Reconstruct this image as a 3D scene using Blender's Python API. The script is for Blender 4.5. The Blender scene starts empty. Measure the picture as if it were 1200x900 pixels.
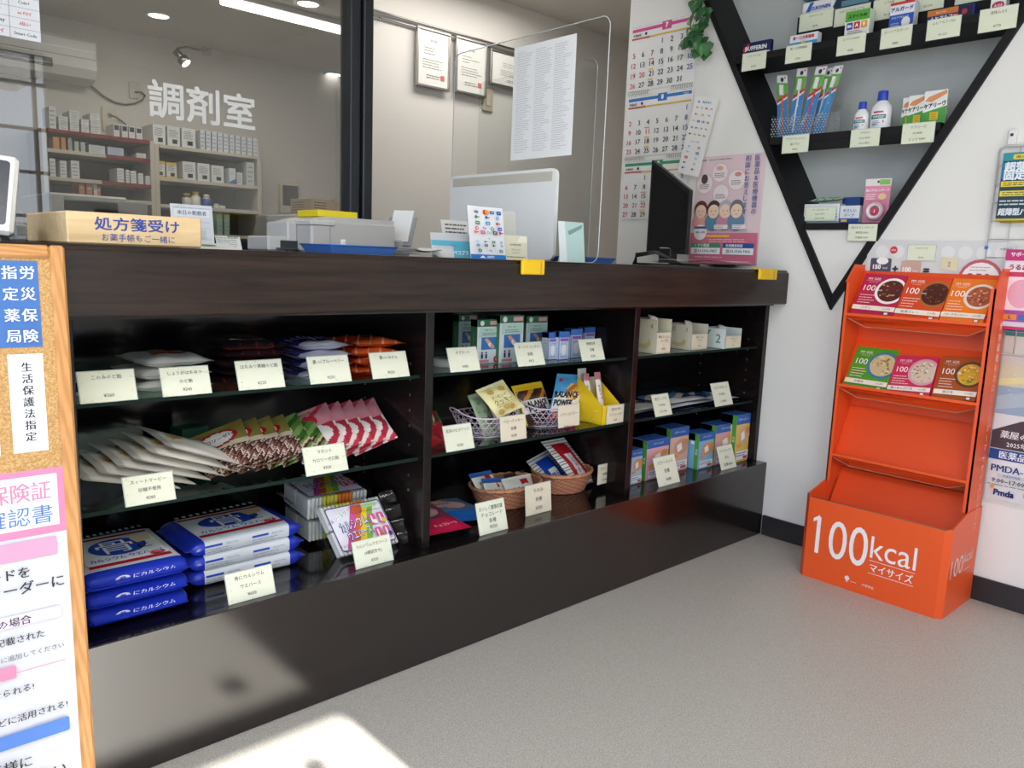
import bpy, math, random
from mathutils import Vector as V3, Matrix
random.seed(7)
SC = bpy.context.scene
COL = SC.collection

# ------------------------------------------------------------------ camera
FPX, YAW, PIT, ROL, HC = 931.216, 0.746796, 0.1551315, 0.0379135, 1.03
_fw = V3((math.sin(YAW)*math.cos(PIT), math.cos(YAW)*math.cos(PIT), -math.sin(PIT)))
_r0 = V3((math.cos(YAW), -math.sin(YAW), 0)); _u0 = _r0.cross(_fw)
_r = math.cos(ROL)*_r0 + math.sin(ROL)*_u0
_u = -math.sin(ROL)*_r0 + math.cos(ROL)*_u0
cam = bpy.data.cameras.new('camera'); cam.sensor_width = 36; cam.lens = FPX/1200*36; cam.clip_start = .02
camo = bpy.data.objects.new('camera', cam); COL.objects.link(camo)
camo.matrix_world = Matrix(((_r.x,_u.x,-_fw.x,0),(_r.y,_u.y,-_fw.y,0),(_r.z,_u.z,-_fw.z,HC),(0,0,0,1)))
SC.camera = camo
# ------------------------------------------------------------------ light
SUN_E, SKY_E, EXPO = 32.0, 3.0, 0.1
ROOM_W, BACK_W, TUBE_E = 30, 11, 5.0
SUN_ELEV = math.radians(29)
w = bpy.data.worlds.new('daylight'); SC.world = w; w.use_nodes = True
nt = w.node_tree; nt.nodes.clear()
o_ = nt.nodes.new('ShaderNodeOutputWorld'); bg = nt.nodes.new('ShaderNodeBackground')
tc = nt.nodes.new('ShaderNodeTexCoord'); sx = nt.nodes.new('ShaderNodeSeparateXYZ'); rp = nt.nodes.new('ShaderNodeValToRGB')
nt.links.new(tc.outputs['Generated'], sx.inputs[0]); nt.links.new(sx.outputs['Z'], rp.inputs[0])
rp.color_ramp.elements[0].position = 0.0; rp.color_ramp.elements[0].color = (.82,.90,1,1)
rp.color_ramp.elements[1].position = .6; rp.color_ramp.elements[1].color = (.40,.60,1,1)
nt.links.new(rp.outputs[0], bg.inputs[0]); bg.inputs[1].default_value = SKY_E
nt.links.new(bg.outputs[0], o_.inputs[0])
sl = bpy.data.lights.new('sun','SUN'); sl.energy = SUN_E; sl.angle = math.radians(.53); sl.color = (1,.96,.9)
so = bpy.data.objects.new('sun', sl); COL.objects.link(so)
so.rotation_euler = (math.pi/2-SUN_ELEV, 0, 0)          # shines towards +Y and down
so.location = (0,-6,5)
def area(name, loc, sx_, sy_, wt, rot=(0,0,0), col=(1,1,1)):
    l = bpy.data.lights.new(name,'AREA'); l.shape='RECTANGLE'; l.size=sx_; l.size_y=sy_; l.energy=wt; l.color=col
    o = bpy.data.objects.new(name,l); o.location=loc; o.rotation_euler=rot; COL.objects.link(o); return o
area('shop_fill_light', (-.4,.3,2.46), 1.2, .6, ROOM_W, col=(1,.98,.95))  # added lamp out of view, fills the shop with light
area('shop_fill_light', (-.4,-1.4,2.46), 1.2, .6, ROOM_W, col=(1,.98,.95))  # second added fill lamp, also out of view
area('dispensary_ceiling_light', (2.6,3.0,2.36), 1.0, .3, BACK_W, col=(1,.97,.93))
area('dispensary_ceiling_light', (1.9,4.7,2.36), 1.2, .3, BACK_W, col=(1,.96,.88))
SC.view_settings.view_transform = 'Standard'; SC.view_settings.look = 'None'
SC.view_settings.exposure = EXPO; SC.view_settings.gamma = 1; SC.view_settings.use_curve_mapping = False
SC.render.engine = 'CYCLES'
cy = SC.cycles
cy.use_denoising = True
try: cy.denoiser = 'OPENIMAGEDENOISE'
except Exception: pass
cy.max_bounces = 10; cy.diffuse_bounces = 5; cy.glossy_bounces = 4; cy.transparent_max_bounces = 24; cy.transmission_bounces = 6
cy.sample_clamp_indirect = 6; cy.caustics_reflective = False; cy.caustics_refractive = False

# ------------------------------------------------------------------ helpers
def ray(x, y): return _fw + _r*((x-600)/FPX) + _u*((450-y)/FPX)
def at(x, y, ax, v):
    """the point of the plane axis=v that a measured picture position lies on"""
    d = ray(x, y); t = (v-(0,0,HC)[ax])/d[ax]
    return V3((0,0,HC)) + d*t
def lin(c):
    if isinstance(c, str):
        c = c.lstrip('#'); c = tuple(int(c[i:i+2],16) for i in (0,2,4))
    return tuple(((x/255)/12.92 if x/255 <= .04045 else ((x/255+.055)/1.055)**2.4) for x in c[:3])
_lc = {}
def L(c):
    if c not in _lc: _lc[c] = lin(c)
    return _lc[c]

MATS = {}
def mat(name, rough=.5, spec=.5, metal=0, bump=0, bscale=200, coat=0, vary=0, vscale=8, color=None):
    m = bpy.data.materials.new(name); m.use_nodes = True; n = m.node_tree; b = n.nodes['Principled BSDF']
    b.inputs['Roughness'].default_value = rough; b.inputs['Specular IOR Level'].default_value = spec; b.inputs['Metallic'].default_value = metal
    b.inputs['Coat Weight'].default_value = coat
    if color is None:
        a = n.nodes.new('ShaderNodeAttribute'); a.attribute_name = 'Col'; src = a.outputs['Color']
    else:
        a = n.nodes.new('ShaderNodeRGB'); a.outputs[0].default_value = (*L(color),1); src = a.outputs[0]
    if vary:
        t = n.nodes.new('ShaderNodeTexCoord'); nz = n.nodes.new('ShaderNodeTexNoise'); nz.inputs['Scale'].default_value = vscale; nz.inputs['Detail'].default_value = 4
        n.links.new(t.outputs['Object'], nz.inputs['Vector'])
        mr = n.nodes.new('ShaderNodeMapRange'); mr.inputs[3].default_value = 1-vary; mr.inputs[4].default_value = 1+vary
        n.links.new(nz.outputs[0], mr.inputs[0])
        mx = n.nodes.new('ShaderNodeVectorMath'); mx.operation = 'SCALE'
        n.links.new(src, mx.inputs[0]); n.links.new(mr.outputs[0], mx.inputs['Scale']); src = mx.outputs[0]
    n.links.new(src, b.inputs['Base Color'])
    if bump:
        t = n.nodes.new('ShaderNodeTexCoord'); nz = n.nodes.new('ShaderNodeTexNoise'); nz.inputs['Scale'].default_value = bscale
        n.links.new(t.outputs['Object'], nz.inputs['Vector'])
        bp = n.nodes.new('ShaderNodeBump'); bp.inputs['Strength'].default_value = bump; bp.inputs['Distance'].default_value = .002
        n.links.new(nz.outputs[0], bp.inputs['Height']); n.links.new(bp.outputs[0], b.inputs['Normal'])
    MATS[name] = m; return m
mat('paper', .65, .3); mat('card', .45, .4); mat('gloss', .22, .5, bump=.0); mat('film', .24, .5, bump=.35, bscale=45)
mat('plastic', .38, .45); mat('matte', .85, .2); mat('metal', .35, .5, metal=1); mat('black', .6, .25, color=(22,21,23), vary=.1)
mat('wallpaint', .8, .25, bump=.15, bscale=260); mat('leaf', .45, .4, vary=.35, vscale=30); mat('rattan', .6, .3, vary=.25, vscale=120)
mat('corrugated', .4, .5)

def glassmat(name, tint, ior, rough=0.0, base=0.0, gcol=(1,1,1)):
    m = bpy.data.materials.new(name); m.use_nodes = True; n = m.node_tree; n.nodes.clear()
    o = n.nodes.new('ShaderNodeOutputMaterial'); mx = n.nodes.new('ShaderNodeMixShader'); t = n.nodes.new('ShaderNodeBsdfTransparent'); g = n.nodes.new('ShaderNodeBsdfGlossy')
    t.inputs[0].default_value = (*tint,1); g.inputs['Roughness'].default_value = rough; g.inputs[0].default_value = (*gcol,1)
    f = n.nodes.new('ShaderNodeFresnel'); f.inputs[0].default_value = ior
    a = n.nodes.new('ShaderNodeMath'); a.operation = 'ADD'; a.inputs[1].default_value = base; a.use_clamp = True
    ge = n.nodes.new('ShaderNodeNewGeometry'); mr = n.nodes.new('ShaderNodeMapRange'); mr.inputs[3].default_value = ior; mr.inputs[4].default_value = 1/ior
    n.links.new(ge.outputs['Backfacing'], mr.inputs[0]); n.links.new(mr.outputs[0], f.inputs[0])
    n.links.new(f.outputs[0], a.inputs[0]); n.links.new(a.outputs[0], mx.inputs[0]); n.links.new(t.outputs[0], mx.inputs[1]); n.links.new(g.outputs[0], mx.inputs[2])
    n.links.new(mx.outputs[0], o.inputs[0]); MATS[name] = m; return m
glassmat('pane', (.82,.82,.80), 1.5, base=.05)
glassmat('acrylic', (.93,.94,.94), 1.25)
glassmat('shelfglass', (.62,.74,.70), 1.5, base=.01)
glassmat('clear', (.975,.98,.98), 1.3, rough=.06, base=.005)
def emat(name, col, e):
    m = bpy.data.materials.new(name); m.use_nodes = True; n = m.node_tree; n.nodes.clear()
    o = n.nodes.new('ShaderNodeOutputMaterial'); em = n.nodes.new('ShaderNodeEmission'); em.inputs[0].default_value = (*col,1); em.inputs[1].default_value = e
    n.links.new(em.outputs[0], o.inputs[0]); MATS[name] = m
emat('tube', (1,.98,.94), TUBE_E)

def woodmat(name, c0, c1, scale, stretch, rough, spec=.5, bump=.0, rbump=0, wave=False, coat=0):
    """wood whose grain runs along the axis of the smallest stretch value"""
    m = bpy.data.materials.new(name); m.use_nodes = True; n = m.node_tree; b = n.nodes['Principled BSDF']
    t = n.nodes.new('ShaderNodeTexCoord'); mp = n.nodes.new('ShaderNodeMapping'); mp.inputs['Scale'].default_value = stretch
    nz = n.nodes.new('ShaderNodeTexNoise'); nz.inputs['Scale'].default_value = scale; nz.inputs['Detail'].default_value = 6; nz.inputs['Distortion'].default_value = .6
    n.links.new(t.outputs['Object'], mp.inputs[0]); n.links.new(mp.outputs[0], nz.inputs['Vector'])
    src = nz.outputs[0]
    if wave:
        wv = n.nodes.new('ShaderNodeTexWave'); wv.inputs['Scale'].default_value = scale*1.2; wv.inputs['Distortion'].default_value = 5; wv.inputs['Detail'].default_value = 2; wv.bands_direction = 'DIAGONAL'
        n.links.new(mp.outputs[0], wv.inputs['Vector'])
        mm = n.nodes.new('ShaderNodeMath'); mm.operation = 'MULTIPLY_ADD'; mm.inputs[1].default_value = .5
        n.links.new(wv.outputs['Fac'], mm.inputs[0])
        m2 = n.nodes.new('ShaderNodeMath'); m2.operation = 'MULTIPLY'; m2.inputs[1].default_value = .6
        n.links.new(nz.outputs[0], m2.inputs[0]); n.links.new(m2.outputs[0], mm.inputs[2]); src = mm.outputs[0]
    r = n.nodes.new('ShaderNodeValToRGB'); r.color_ramp.elements[0].position = .3; r.color_ramp.elements[1].position = .72
    r.color_ramp.elements[0].color = (*L(c0),1); r.color_ramp.elements[1].color = (*L(c1),1)
    n.links.new(src, r.inputs[0]); n.links.new(r.outputs[0], b.inputs['Base Color'])
    b.inputs['Roughness'].default_value = rough; b.inputs['Specular IOR Level'].default_value = spec; b.inputs['Coat Weight'].default_value = coat
    MATS[name] = m
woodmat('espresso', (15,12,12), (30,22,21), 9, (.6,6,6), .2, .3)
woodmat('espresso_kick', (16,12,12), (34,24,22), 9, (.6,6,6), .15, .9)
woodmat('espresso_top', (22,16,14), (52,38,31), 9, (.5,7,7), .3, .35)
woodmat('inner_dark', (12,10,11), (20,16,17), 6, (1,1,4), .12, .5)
woodmat('pale_wood', (214,182,132), (232,205,158), 10, (.6,8,8), .4, .4)
woodmat('pine_v', (190,134,78), (208,154,96), 16, (3,3,.28), .45, .4, wave=True)
woodmat('pine_h', (190,134,78), (208,154,96), 16, (.28,3,3), .45, .4, wave=True)

def speckmat(name, c0, c1, c2, scale, rough, spec=.4, bump=.1):
    m = bpy.data.materials.new(name); m.use_nodes = True; n = m.node_tree; b = n.nodes['Principled BSDF']
    t = n.nodes.new('ShaderNodeTexCoord'); nz = n.nodes.new('ShaderNodeTexNoise'); nz.inputs['Scale'].default_value = scale; nz.inputs['Detail'].default_value = 3
    n.links.new(t.outputs['Object'], nz.inputs['Vector'])
    r = n.nodes.new('ShaderNodeValToRGB'); e = r.color_ramp.elements
    e[0].position = .36; e[0].color = (*L(c0),1); e[1].position = .64; e[1].color = (*L(c2),1)
    k = e.new(.5); k.color = (*L(c1),1)
    n.links.new(nz.outputs[0], r.inputs[0]); n.links.new(r.outputs[0], b.inputs['Base Color'])
    b.inputs['Roughness'].default_value = rough; b.inputs['Specular IOR Level'].default_value = spec
    bp = n.nodes.new('ShaderNodeBump'); bp.inputs['Strength'].default_value = bump; bp.inputs['Distance'].default_value = .001
    n.links.new(nz.outputs[0], bp.inputs['Height']); n.links.new(bp.outputs[0], b.inputs['Normal'])
    MATS[name] = m
speckmat('vinyl_floor', (160,156,148), (183,178,169), (204,199,190), 420, .42)
speckmat('cork', (180,138,86), (196,156,102), (212,174,122), 300, .85, .2, .4)

# text -> triangles, cached
_tc = {}; _nc = {}
def glyphs(s, bold=0.0):
    k = (s, bold)
    if k in _tc: return _tc[k]
    c = bpy.data.curves.new('t','FONT'); c.body = s; c.resolution_u = 4 if s in ('100','kcal','処方箋受け','調剤室','250') else (2 if len(s) < 6 else 1)
    o = bpy.data.objects.new('t', c); COL.objects.link(o)
    me = o.evaluated_get(bpy.context.evaluated_depsgraph_get()).to_mesh()
    vs = [(v.co.x, v.co.y) for v in me.vertices]; fs = [tuple(p.vertices) for p in me.polygons]
    bpy.data.objects.remove(o); bpy.data.curves.remove(c)
    if vs:
        x0,x1 = min(v[0] for v in vs), max(v[0] for v in vs); y0,y1 = min(v[1] for v in vs), max(v[1] for v in vs)
        vs = [(a-(x0+x1)/2, b-(y0+y1)/2) for a,b in vs]; wh = (x1-x0, y1-y0)
    else: wh = (1,1)
    if bold >= .018 and vs:                    # heavier strokes: the same outline laid down shifted
        n = len(vs); b = min(bold,.05)*.8; _nc[k] = 4 if s in ('調剤室','処方箋受け') or bold > .03 else 2; sh = ((b,b),(-b,b),(b,-b),(-b,-b)) if s in ('調剤室','処方箋受け') or bold > .03 else ((b,0),(-b,0))
        vs = [(x+dx,y+dy) for dx,dy in sh for x,y in vs]; fs = [tuple(q+n*m for q in f) for m in range(len(sh)) for f in fs]
    _tc[k] = (vs, fs, wh); return _tc[k]

class MB:
    """collects geometry in world space and links it as one mesh object"""
    def __init__(s): s.V=[]; s.F=[]; s.C=[]; s.M=[]; s.S=[]; s.mats=[]
    def mi(s, m):
        if m not in s.mats: s.mats.append(m)
        return s.mats.index(m)
    def raw(s, vs, fs, col, m='paper', smooth=False):
        b = len(s.V); s.V += [V3(v) for v in vs]; k = s.mi(m); c = L(col) if not callable(col) else None
        for i,f in enumerate(fs):
            s.F.append([b+j for j in f]); s.C.append(c if c else L(col(i))); s.M.append(k); s.S.append(smooth)
    def quad(s, a,b,c,d, col, m='paper'): s.raw([a,b,c,d],[(0,1,2,3)],col,m)
    def poly(s, pts, col, m='paper'): s.raw(pts,[tuple(range(len(pts)))],col,m)
    def box(s, lo, hi, col, m='paper', ch=.0015, fr=None):
        """chamfered box between two corners, in frame fr or the world"""
        lo = V3(lo); hi = V3(hi); c = (lo+hi)/2; h = (hi-lo)/2; h = V3((abs(h.x),abs(h.y),abs(h.z)))
        ch = min(ch, h.x*.45, h.y*.45, h.z*.45)
        ids = {}; vs = []
        for a in (-1,1):
            for b in (-1,1):
                for d in (-1,1):
                    for k in range(3):
                        e = [h.x-ch, h.y-ch, h.z-ch]; e[k] += ch
                        ids[(a,b,d,k)] = len(vs); vs.append(c+V3((a*e[0], b*e[1], d*e[2])))
        fs = []
        for k in range(3):
            o = [i for i in range(3) if i != k]
            for sg in (-1,1):
                q = []
                for (p,r) in ((-1,-1),(1,-1),(1,1),(-1,1)):
                    t = [0,0,0]; t[k] = sg; t[o[0]] = p; t[o[1]] = r; q.append(ids[(*t,k)])
                fs.append(q)
        if ch > 0:
            for k in range(3):
                o = [i for i in range(3) if i != k]
                for p in (-1,1):
                    for r in (-1,1):
                        t0=[0,0,0]; t1=[0,0,0]; t0[k]=-1; t1[k]=1
                        for t in (t0,t1): t[o[0]]=p; t[o[1]]=r
                        fs.append([ids[(*t0,o[0])],ids[(*t1,o[0])],ids[(*t1,o[1])],ids[(*t0,o[1])]])
            for a in (-1,1):
                for b in (-1,1):
                    for d in (-1,1): fs.append([ids[(a,b,d,k)] for k in range(3)])
        out = []
        for f in fs:
            p = [vs[i] for i in f]; n = (p[1]-p[0]).cross(p[2]-p[0])
            if n.dot(sum(p,V3())/len(p)-c) < 0: f = f[::-1]
            out.append(f)
        if fr: vs = [fr.p(v.x,v.z,v.y) for v in vs]
        s.raw(vs, out, col, m)
    def prism(s, pts, dv, col, m='paper'):
        """polygon pts extruded by the vector dv"""
        n = len(pts); pts = [V3(p) for p in pts]; dv = V3(dv)
        nn = (pts[1]-pts[0]).cross(pts[2]-pts[0])
        if nn.dot(dv) > 0: pts = pts[::-1]
        vs = pts+[p+dv for p in pts]
        s.raw(vs, [tuple(range(n)), tuple(range(2*n-1,n-1,-1))]+[((i+1)%n, i, i+n, (i+1)%n+n) for i in range(n)], col, m)
    def grid(s, fn, nu, nv, col, m='paper', smooth=True, wrap=False):
        vs = [fn(i/nu, j/nv) for j in range(nv+1) for i in range(nu+1)]
        fs = []; cs = []
        for j in range(nv):
            for i in range(nu):
                a = j*(nu+1)+i; fs.append((a,a+1,a+nu+2,a+nu+1)); cs.append(((i+.5)/nu,(j+.5)/nv))
        s.raw(vs, fs, (lambda k: col(*cs[k])) if callable(col) else col, m, smooth)
    def tube(s, path, r, col, m='metal', n=6, closed=False):
        path = [V3(p) for p in path]; N = len(path); rings = []
        for i,p in enumerate(path):
            a = path[(i-1)%N] if (i or closed) else p; b = path[(i+1)%N] if (i < N-1 or closed) else p
            t = (b-a).normalized(); up = V3((0,0,1)) if abs(t.z) < .9 else V3((1,0,0))
            x = t.cross(up).normalized(); y = x.cross(t)
            rings.append([p+(x*math.cos(q*2*math.pi/n)+y*math.sin(q*2*math.pi/n))*r for q in range(n)])
        vs = [v for g in rings for v in g]; fs = []
        for i in range(N if closed else N-1):
            for q in range(n):
                j = (i+1)%N; fs.append((i*n+q, i*n+(q+1)%n, j*n+(q+1)%n, j*n+q))
        if not closed: fs += [tuple(range(n))[::-1], tuple(range((N-1)*n, N*n))]
        s.raw(vs, fs, col, m, True)
    def lathe(s, O, prof, n, col, m='plastic', sx=1, sy=1, axis=None):
        """profile of (radius, height) turned about a vertical axis at O; scaled to an ellipse by sx, sy"""
        O = V3(O); K = len(prof)
        vs = [O+V3((r*sx*math.cos(q*2*math.pi/n), r*sy*math.sin(q*2*math.pi/n), z)) for r,z in prof for q in range(n)]
        fs = []; cs = []
        for i in range(K-1):
            for q in range(n):
                fs.append((i*n+q, i*n+(q+1)%n, (i+1)*n+(q+1)%n, (i+1)*n+q)); cs.append((prof[i][1]+prof[i+1][1])/2)
        s.raw(vs, fs, (lambda k: col(cs[k])) if callable(col) else col, m, True)
        s.raw([O+V3((prof[-1][0]*sx*math.cos(q*2*math.pi/n), prof[-1][0]*sy*math.sin(q*2*math.pi/n), prof[-1][1])) for q in range(n)], [tuple(range(n))], col if not callable(col) else col(prof[-1][1]), m)
    def build(s, name, parent=None, smooth=None):
        if parent is not None: o0 = V3(parent['_w'])
        else:
            xs=[v.x for v in s.V]; ys=[v.y for v in s.V]; zs=[v.z for v in s.V]
            o0 = V3(((min(xs)+max(xs))/2, (min(ys)+max(ys))/2, min(zs)))
        me = bpy.data.meshes.new(name); me.from_pydata([tuple(v-o0) for v in s.V], [], s.F)
        for m in s.mats: me.materials.append(MATS[m])
        me.polygons.foreach_set('material_index', s.M); me.polygons.foreach_set('use_smooth', s.S)
        at_ = me.attributes.new('Col','FLOAT_COLOR','CORNER'); buf = []
        for f,c in zip(s.F, s.C): buf += [c[0],c[1],c[2],1.0]*len(f)
        at_.data.foreach_set('color', buf); me.update()
        o = bpy.data.objects.new(name, me); COL.objects.link(o)
        if parent is not None:
            o.parent = parent
            o.location = (0,0,0)
        else: o.location = o0
        o['_w'] = tuple(o0); return o

def tag(o, label, cat, group=None):
    o['label'] = label; o['category'] = cat
    if group: o['group'] = group
    return o
def thing(name, label, cat, loc, group=None):
    o = bpy.data.objects.new(name, None); o.empty_display_size = .05; o.location = loc; o['_w'] = tuple(loc); COL.objects.link(o)
    return tag(o, label, cat, group)
def struct(mb, name, parent=None):
    o = mb.build(name, parent)
    if parent is None: o['kind'] = 'structure'
    return o

class Fr:
    """a front face: x runs along it, z up it, n points out of it towards the viewer"""
    def __init__(s, O, a=0.0, tilt=0.0, roll=0.0):
        a = math.radians(a); t = math.radians(tilt); r = math.radians(roll)
        ex = V3((math.cos(a), math.sin(a), 0)); ez = V3((0,0,1)); n = ex.cross(ez)
        ez2 = ez*math.cos(t)-n*math.sin(t); n2 = n*math.cos(t)+ez*math.sin(t)
        s.ex = ex*math.cos(r)+ez2*math.sin(r); s.ez = ez2*math.cos(r)-ex*math.sin(r); s.n = n2; s.O = V3(O)
    def p(s, x, z, y=0.0): return s.O+s.ex*x+s.ez*z-s.n*y       # y runs backwards
class Fr3(Fr):
    """a face through three points: top corner, the corner across, the corner below"""
    def __init__(s, TL, TR, BL):
        TL,TR,BL = V3(TL),V3(TR),V3(BL); s.w = (TR-TL).length; s.h = (BL-TL).length
        s.ex = (TR-TL).normalized(); s.ez = (TL-BL).normalized(); s.n = s.ex.cross(s.ez).normalized()
        if s.n.dot(V3((0,0,HC))-TL) < 0: s.n = -s.n
        s.O = BL

class Art:
    """draws flat print on a surface: fn(x,y) gives point and normal, x to the side and y up, in metres"""
    def __init__(s, mb, fn, m='paper', eps=.0003):
        if isinstance(fn, Fr):
            f = fn; fn = lambda x,y: (f.O+f.ex*x+f.ez*y, f.n)
        s.mb=mb; s.fn=fn; s.m=m; s.e=eps; s.k=1
    def pt(s, x, y):
        p,n = s.fn(x,y); return p+n*(s.e*s.k)
    def rect(s, x0,y0,x1,y1, col, nx=1, ny=1):
        for j in range(ny):
            for i in range(nx):
                a=x0+(x1-x0)*i/nx; b=x0+(x1-x0)*(i+1)/nx; c=y0+(y1-y0)*j/ny; d=y0+(y1-y0)*(j+1)/ny
                s.mb.raw([s.pt(a,c),s.pt(b,c),s.pt(b,d),s.pt(a,d)],[(0,1,2,3)],col,s.m)
        s.k += 1; return s
    def rrect(s, x0,y0,x1,y1,r,col):
        pts=[]
        for cx,cy,a0 in ((x1-r,y1-r,0),(x0+r,y1-r,90),(x0+r,y0+r,180),(x1-r,y0+r,270)):
            for q in range(5):
                a=math.radians(a0+q*22.5); pts.append(s.pt(cx+r*math.cos(a),cy+r*math.sin(a)))
        s.mb.poly(pts,col,s.m); s.k+=1; return s
    def poly(s, pts, col):
        s.mb.poly([s.pt(*p) for p in pts], col, s.m); s.k+=1; return s
    def disc(s, cx,cy,rx,col, ry=None, n=20):
        ry = ry or rx
        s.mb.raw([s.pt(cx,cy)]+[s.pt(cx+rx*math.cos(q*2*math.pi/n), cy+ry*math.sin(q*2*math.pi/n)) for q in range(n)], [(0,1+q,1+(q+1)%n) for q in range(n)], col, s.m); s.k+=1; return s
    def ring(s, cx,cy,r0,r1,col,n=24):
        vs=[]
        for q in range(n):
            a=q*2*math.pi/n; vs += [s.pt(cx+r0*math.cos(a),cy+r0*math.sin(a)), s.pt(cx+r1*math.cos(a),cy+r1*math.sin(a))]
        s.mb.raw(vs,[(2*q,2*q+1,2*((q+1)%n)+1,2*((q+1)%n)) for q in range(n)],col,s.m); s.k+=1; return s
    def text(s, t, cx,cy,size,col, maxw=None, bold=0.0, rot=0, sy=1.0, align='c'):
        vs,fs,(w_,h_) = glyphs(t,bold); 
        sx_ = size
        if maxw and w_*size > maxw: sx_ = maxw/w_
        if align == 'l': cx += w_*sx_/2
        c,d = math.cos(math.radians(rot)), math.sin(math.radians(rot)); out=[]
        nc = _nc.get((t,bold),1); per = max(1,len(vs)//nc); k0 = s.k
        for i,(a,b) in enumerate(vs):
            a*=sx_; b*=size*sy; s.k = k0+.22*(i//per); out.append(s.pt(cx+a*c-b*d, cy+a*d+b*c))
        s.k = k0; s.mb.raw(out,fs,col,s.m); s.k+=1; return s
    def vtext(s, t, cx, ytop, size, col, step=1.15, bold=0.0):
        for i,ch in enumerate(t):
            if ch == 'ー':
                vs,fs,_ = glyphs(ch,bold); s.mb.raw([s.pt(cx-b*size, ytop-(i+.5)*size*step+a*size) for a,b in vs],fs,col,s.m)
            elif ch != ' ': s.text(ch,cx,ytop-(i+.5)*size*step,size,col,bold=bold); s.k-=1
        s.k+=1; return s
    def lines(s, x0,y0,x1,n,dy,col,th=.001,ragged=.3):
        """rows of print too small to read"""
        rnd = random.Random(int(abs(x0*1e5+y0*7e4))+n)
        for i in range(n):
            x = x0; e = x1-(x1-x0)*ragged*rnd.random()
            while x < e:
                q = min(e, x+(x1-x0)*rnd.uniform(.06,.22)); s.rect(x,y0-i*dy-th,q,y0-i*dy,col); s.k-=1; x = q+(x1-x0)*.025
        s.k+=1; return s
# ================================================================== the setting
XW = 2.785; YG = 2.35; ZC = 1.0285
m = MB(); m.box((-1.6,-2.7,-.06),(4.4,5.85,0),'aaa79f','vinyl_floor',0); struct(m,'floor')
m = MB(); m.box((-9,-14,-.2),(12,-2.7,-.06),'86827c','matte',0); m.box((-9,-2.7,-.2),(-1.6,6,-.06),'86827c','matte',0); struct(m,'pavement')
WH = 'e6e5e1'
def nl(z): return .5497*z+.8125
def nr(z): return 1.866-.5619*z
Z0, Z1 = 1.177, 2.346
m = MB()
def wq(*yz): m.prism([(XW,y,z) for y,z in yz], (.235,0,0), WH, 'wallpaint')
wq((-2.6,0),(2.35,0),(2.35,Z0),(-2.6,Z0)); wq((-2.6,Z1),(2.35,Z1),(2.35,2.5),(-2.6,2.5))
wq((nl(Z0)+.022,Z0),(2.35,Z0),(2.35,Z1),(nl(Z1)+.022,Z1)); wq((-2.6,Z0),(nr(Z0)-.022,Z0),(nr(Z1)-.022,Z1),(-2.6,Z1))
struct(m,'wall_right')
m = MB(); m.box((XW-.011,-2.6,0),(XW,1.525,.0785),'2b282a','plastic',.002); struct(m,'baseboard_right')
m = MB(); m.box((-1.6,-2.7,2.5),(3.02,2.40,2.58),WH,'wallpaint',0); struct(m,'ceiling')
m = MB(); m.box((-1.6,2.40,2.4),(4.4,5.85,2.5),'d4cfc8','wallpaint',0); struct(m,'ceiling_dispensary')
m = MB(); m.box((-1.6,2.25,0),(-1.5,5.85,2.5),WH,'wallpaint',0); m.box((-1.6,-2.7,0),(-1.5,2.25,.3),WH,'wallpaint',0); m.box((-1.6,-2.7,2.42),(-1.5,2.25,2.5),WH,'wallpaint',0); struct(m,'wall_left')  # unseen side, cut open to let in extra daylight
m = MB()
for y in (-2.66,-1.45,-.2,1.0,2.22): m.box((-1.58,y-.025,.3),(-1.52,y+.025,2.42),'2c2e33','plastic',.002)
struct(m,'added_daylight_window')  # added window out of view, brightens the wall opposite
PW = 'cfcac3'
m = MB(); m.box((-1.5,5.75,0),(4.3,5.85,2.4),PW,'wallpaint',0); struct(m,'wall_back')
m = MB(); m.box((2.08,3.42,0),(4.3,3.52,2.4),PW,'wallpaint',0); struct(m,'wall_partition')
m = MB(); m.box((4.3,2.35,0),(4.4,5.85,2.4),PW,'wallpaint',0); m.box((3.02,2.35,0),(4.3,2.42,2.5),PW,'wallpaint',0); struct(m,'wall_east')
# street front behind the viewer: open door, window, lintel
m = MB(); m.box((1.67,-2.7,0),(3.02,-2.6,2.5),WH,'wallpaint',0); m.box((.93,-2.7,0),(1.67,-2.6,.85),WH,'wallpaint',0); m.box((-1.5,-2.7,2.296),(.86,-2.6,2.5),WH,'wallpaint',0); m.box((-1.5,-2.7,0),(.28,-2.6,2.296),WH,'wallpaint',0); struct(m,'wall_front')  # solid stretch beside the door is unseen, added to cut sun and daylight
m = MB(); m.box((.86,-2.72,0),(.93,-2.58,2.5),'2c2e33','plastic',.002); do = struct(m,'door_1')
m = MB(); m.quad((.28,-2.65,0),(.86,-2.65,0),(.86,-2.65,2.296),(.28,-2.65,2.296),'ffffff','acrylic'); m.build('glass_pane',do)
m = MB(); m.box((.70,-2.654,2.185),(.755,-2.651,2.231),'c83a3c','paper',.0002); m.build('door_sticker',do)
m = MB()
for x in (1.26,1.59): m.box((x-.012,-2.68,.85),(x+.012,-2.62,2.5),'2c2e33','plastic',.002)
for z in (.87,1.23,1.57,1.90,2.24,2.47): m.box((.93,-2.68,z-.012),(1.67,-2.62,z+.012),'2c2e33','plastic',.002)
struct(m,'window_1')
m = MB(); m.box((.86,-4.8,2.50),(1.9,-2.7,2.55),'d8d8d6','plastic',0); struct(m,'unseen_sun_blocker')  # added slab out of view, keeps direct sun out of the window
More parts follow.
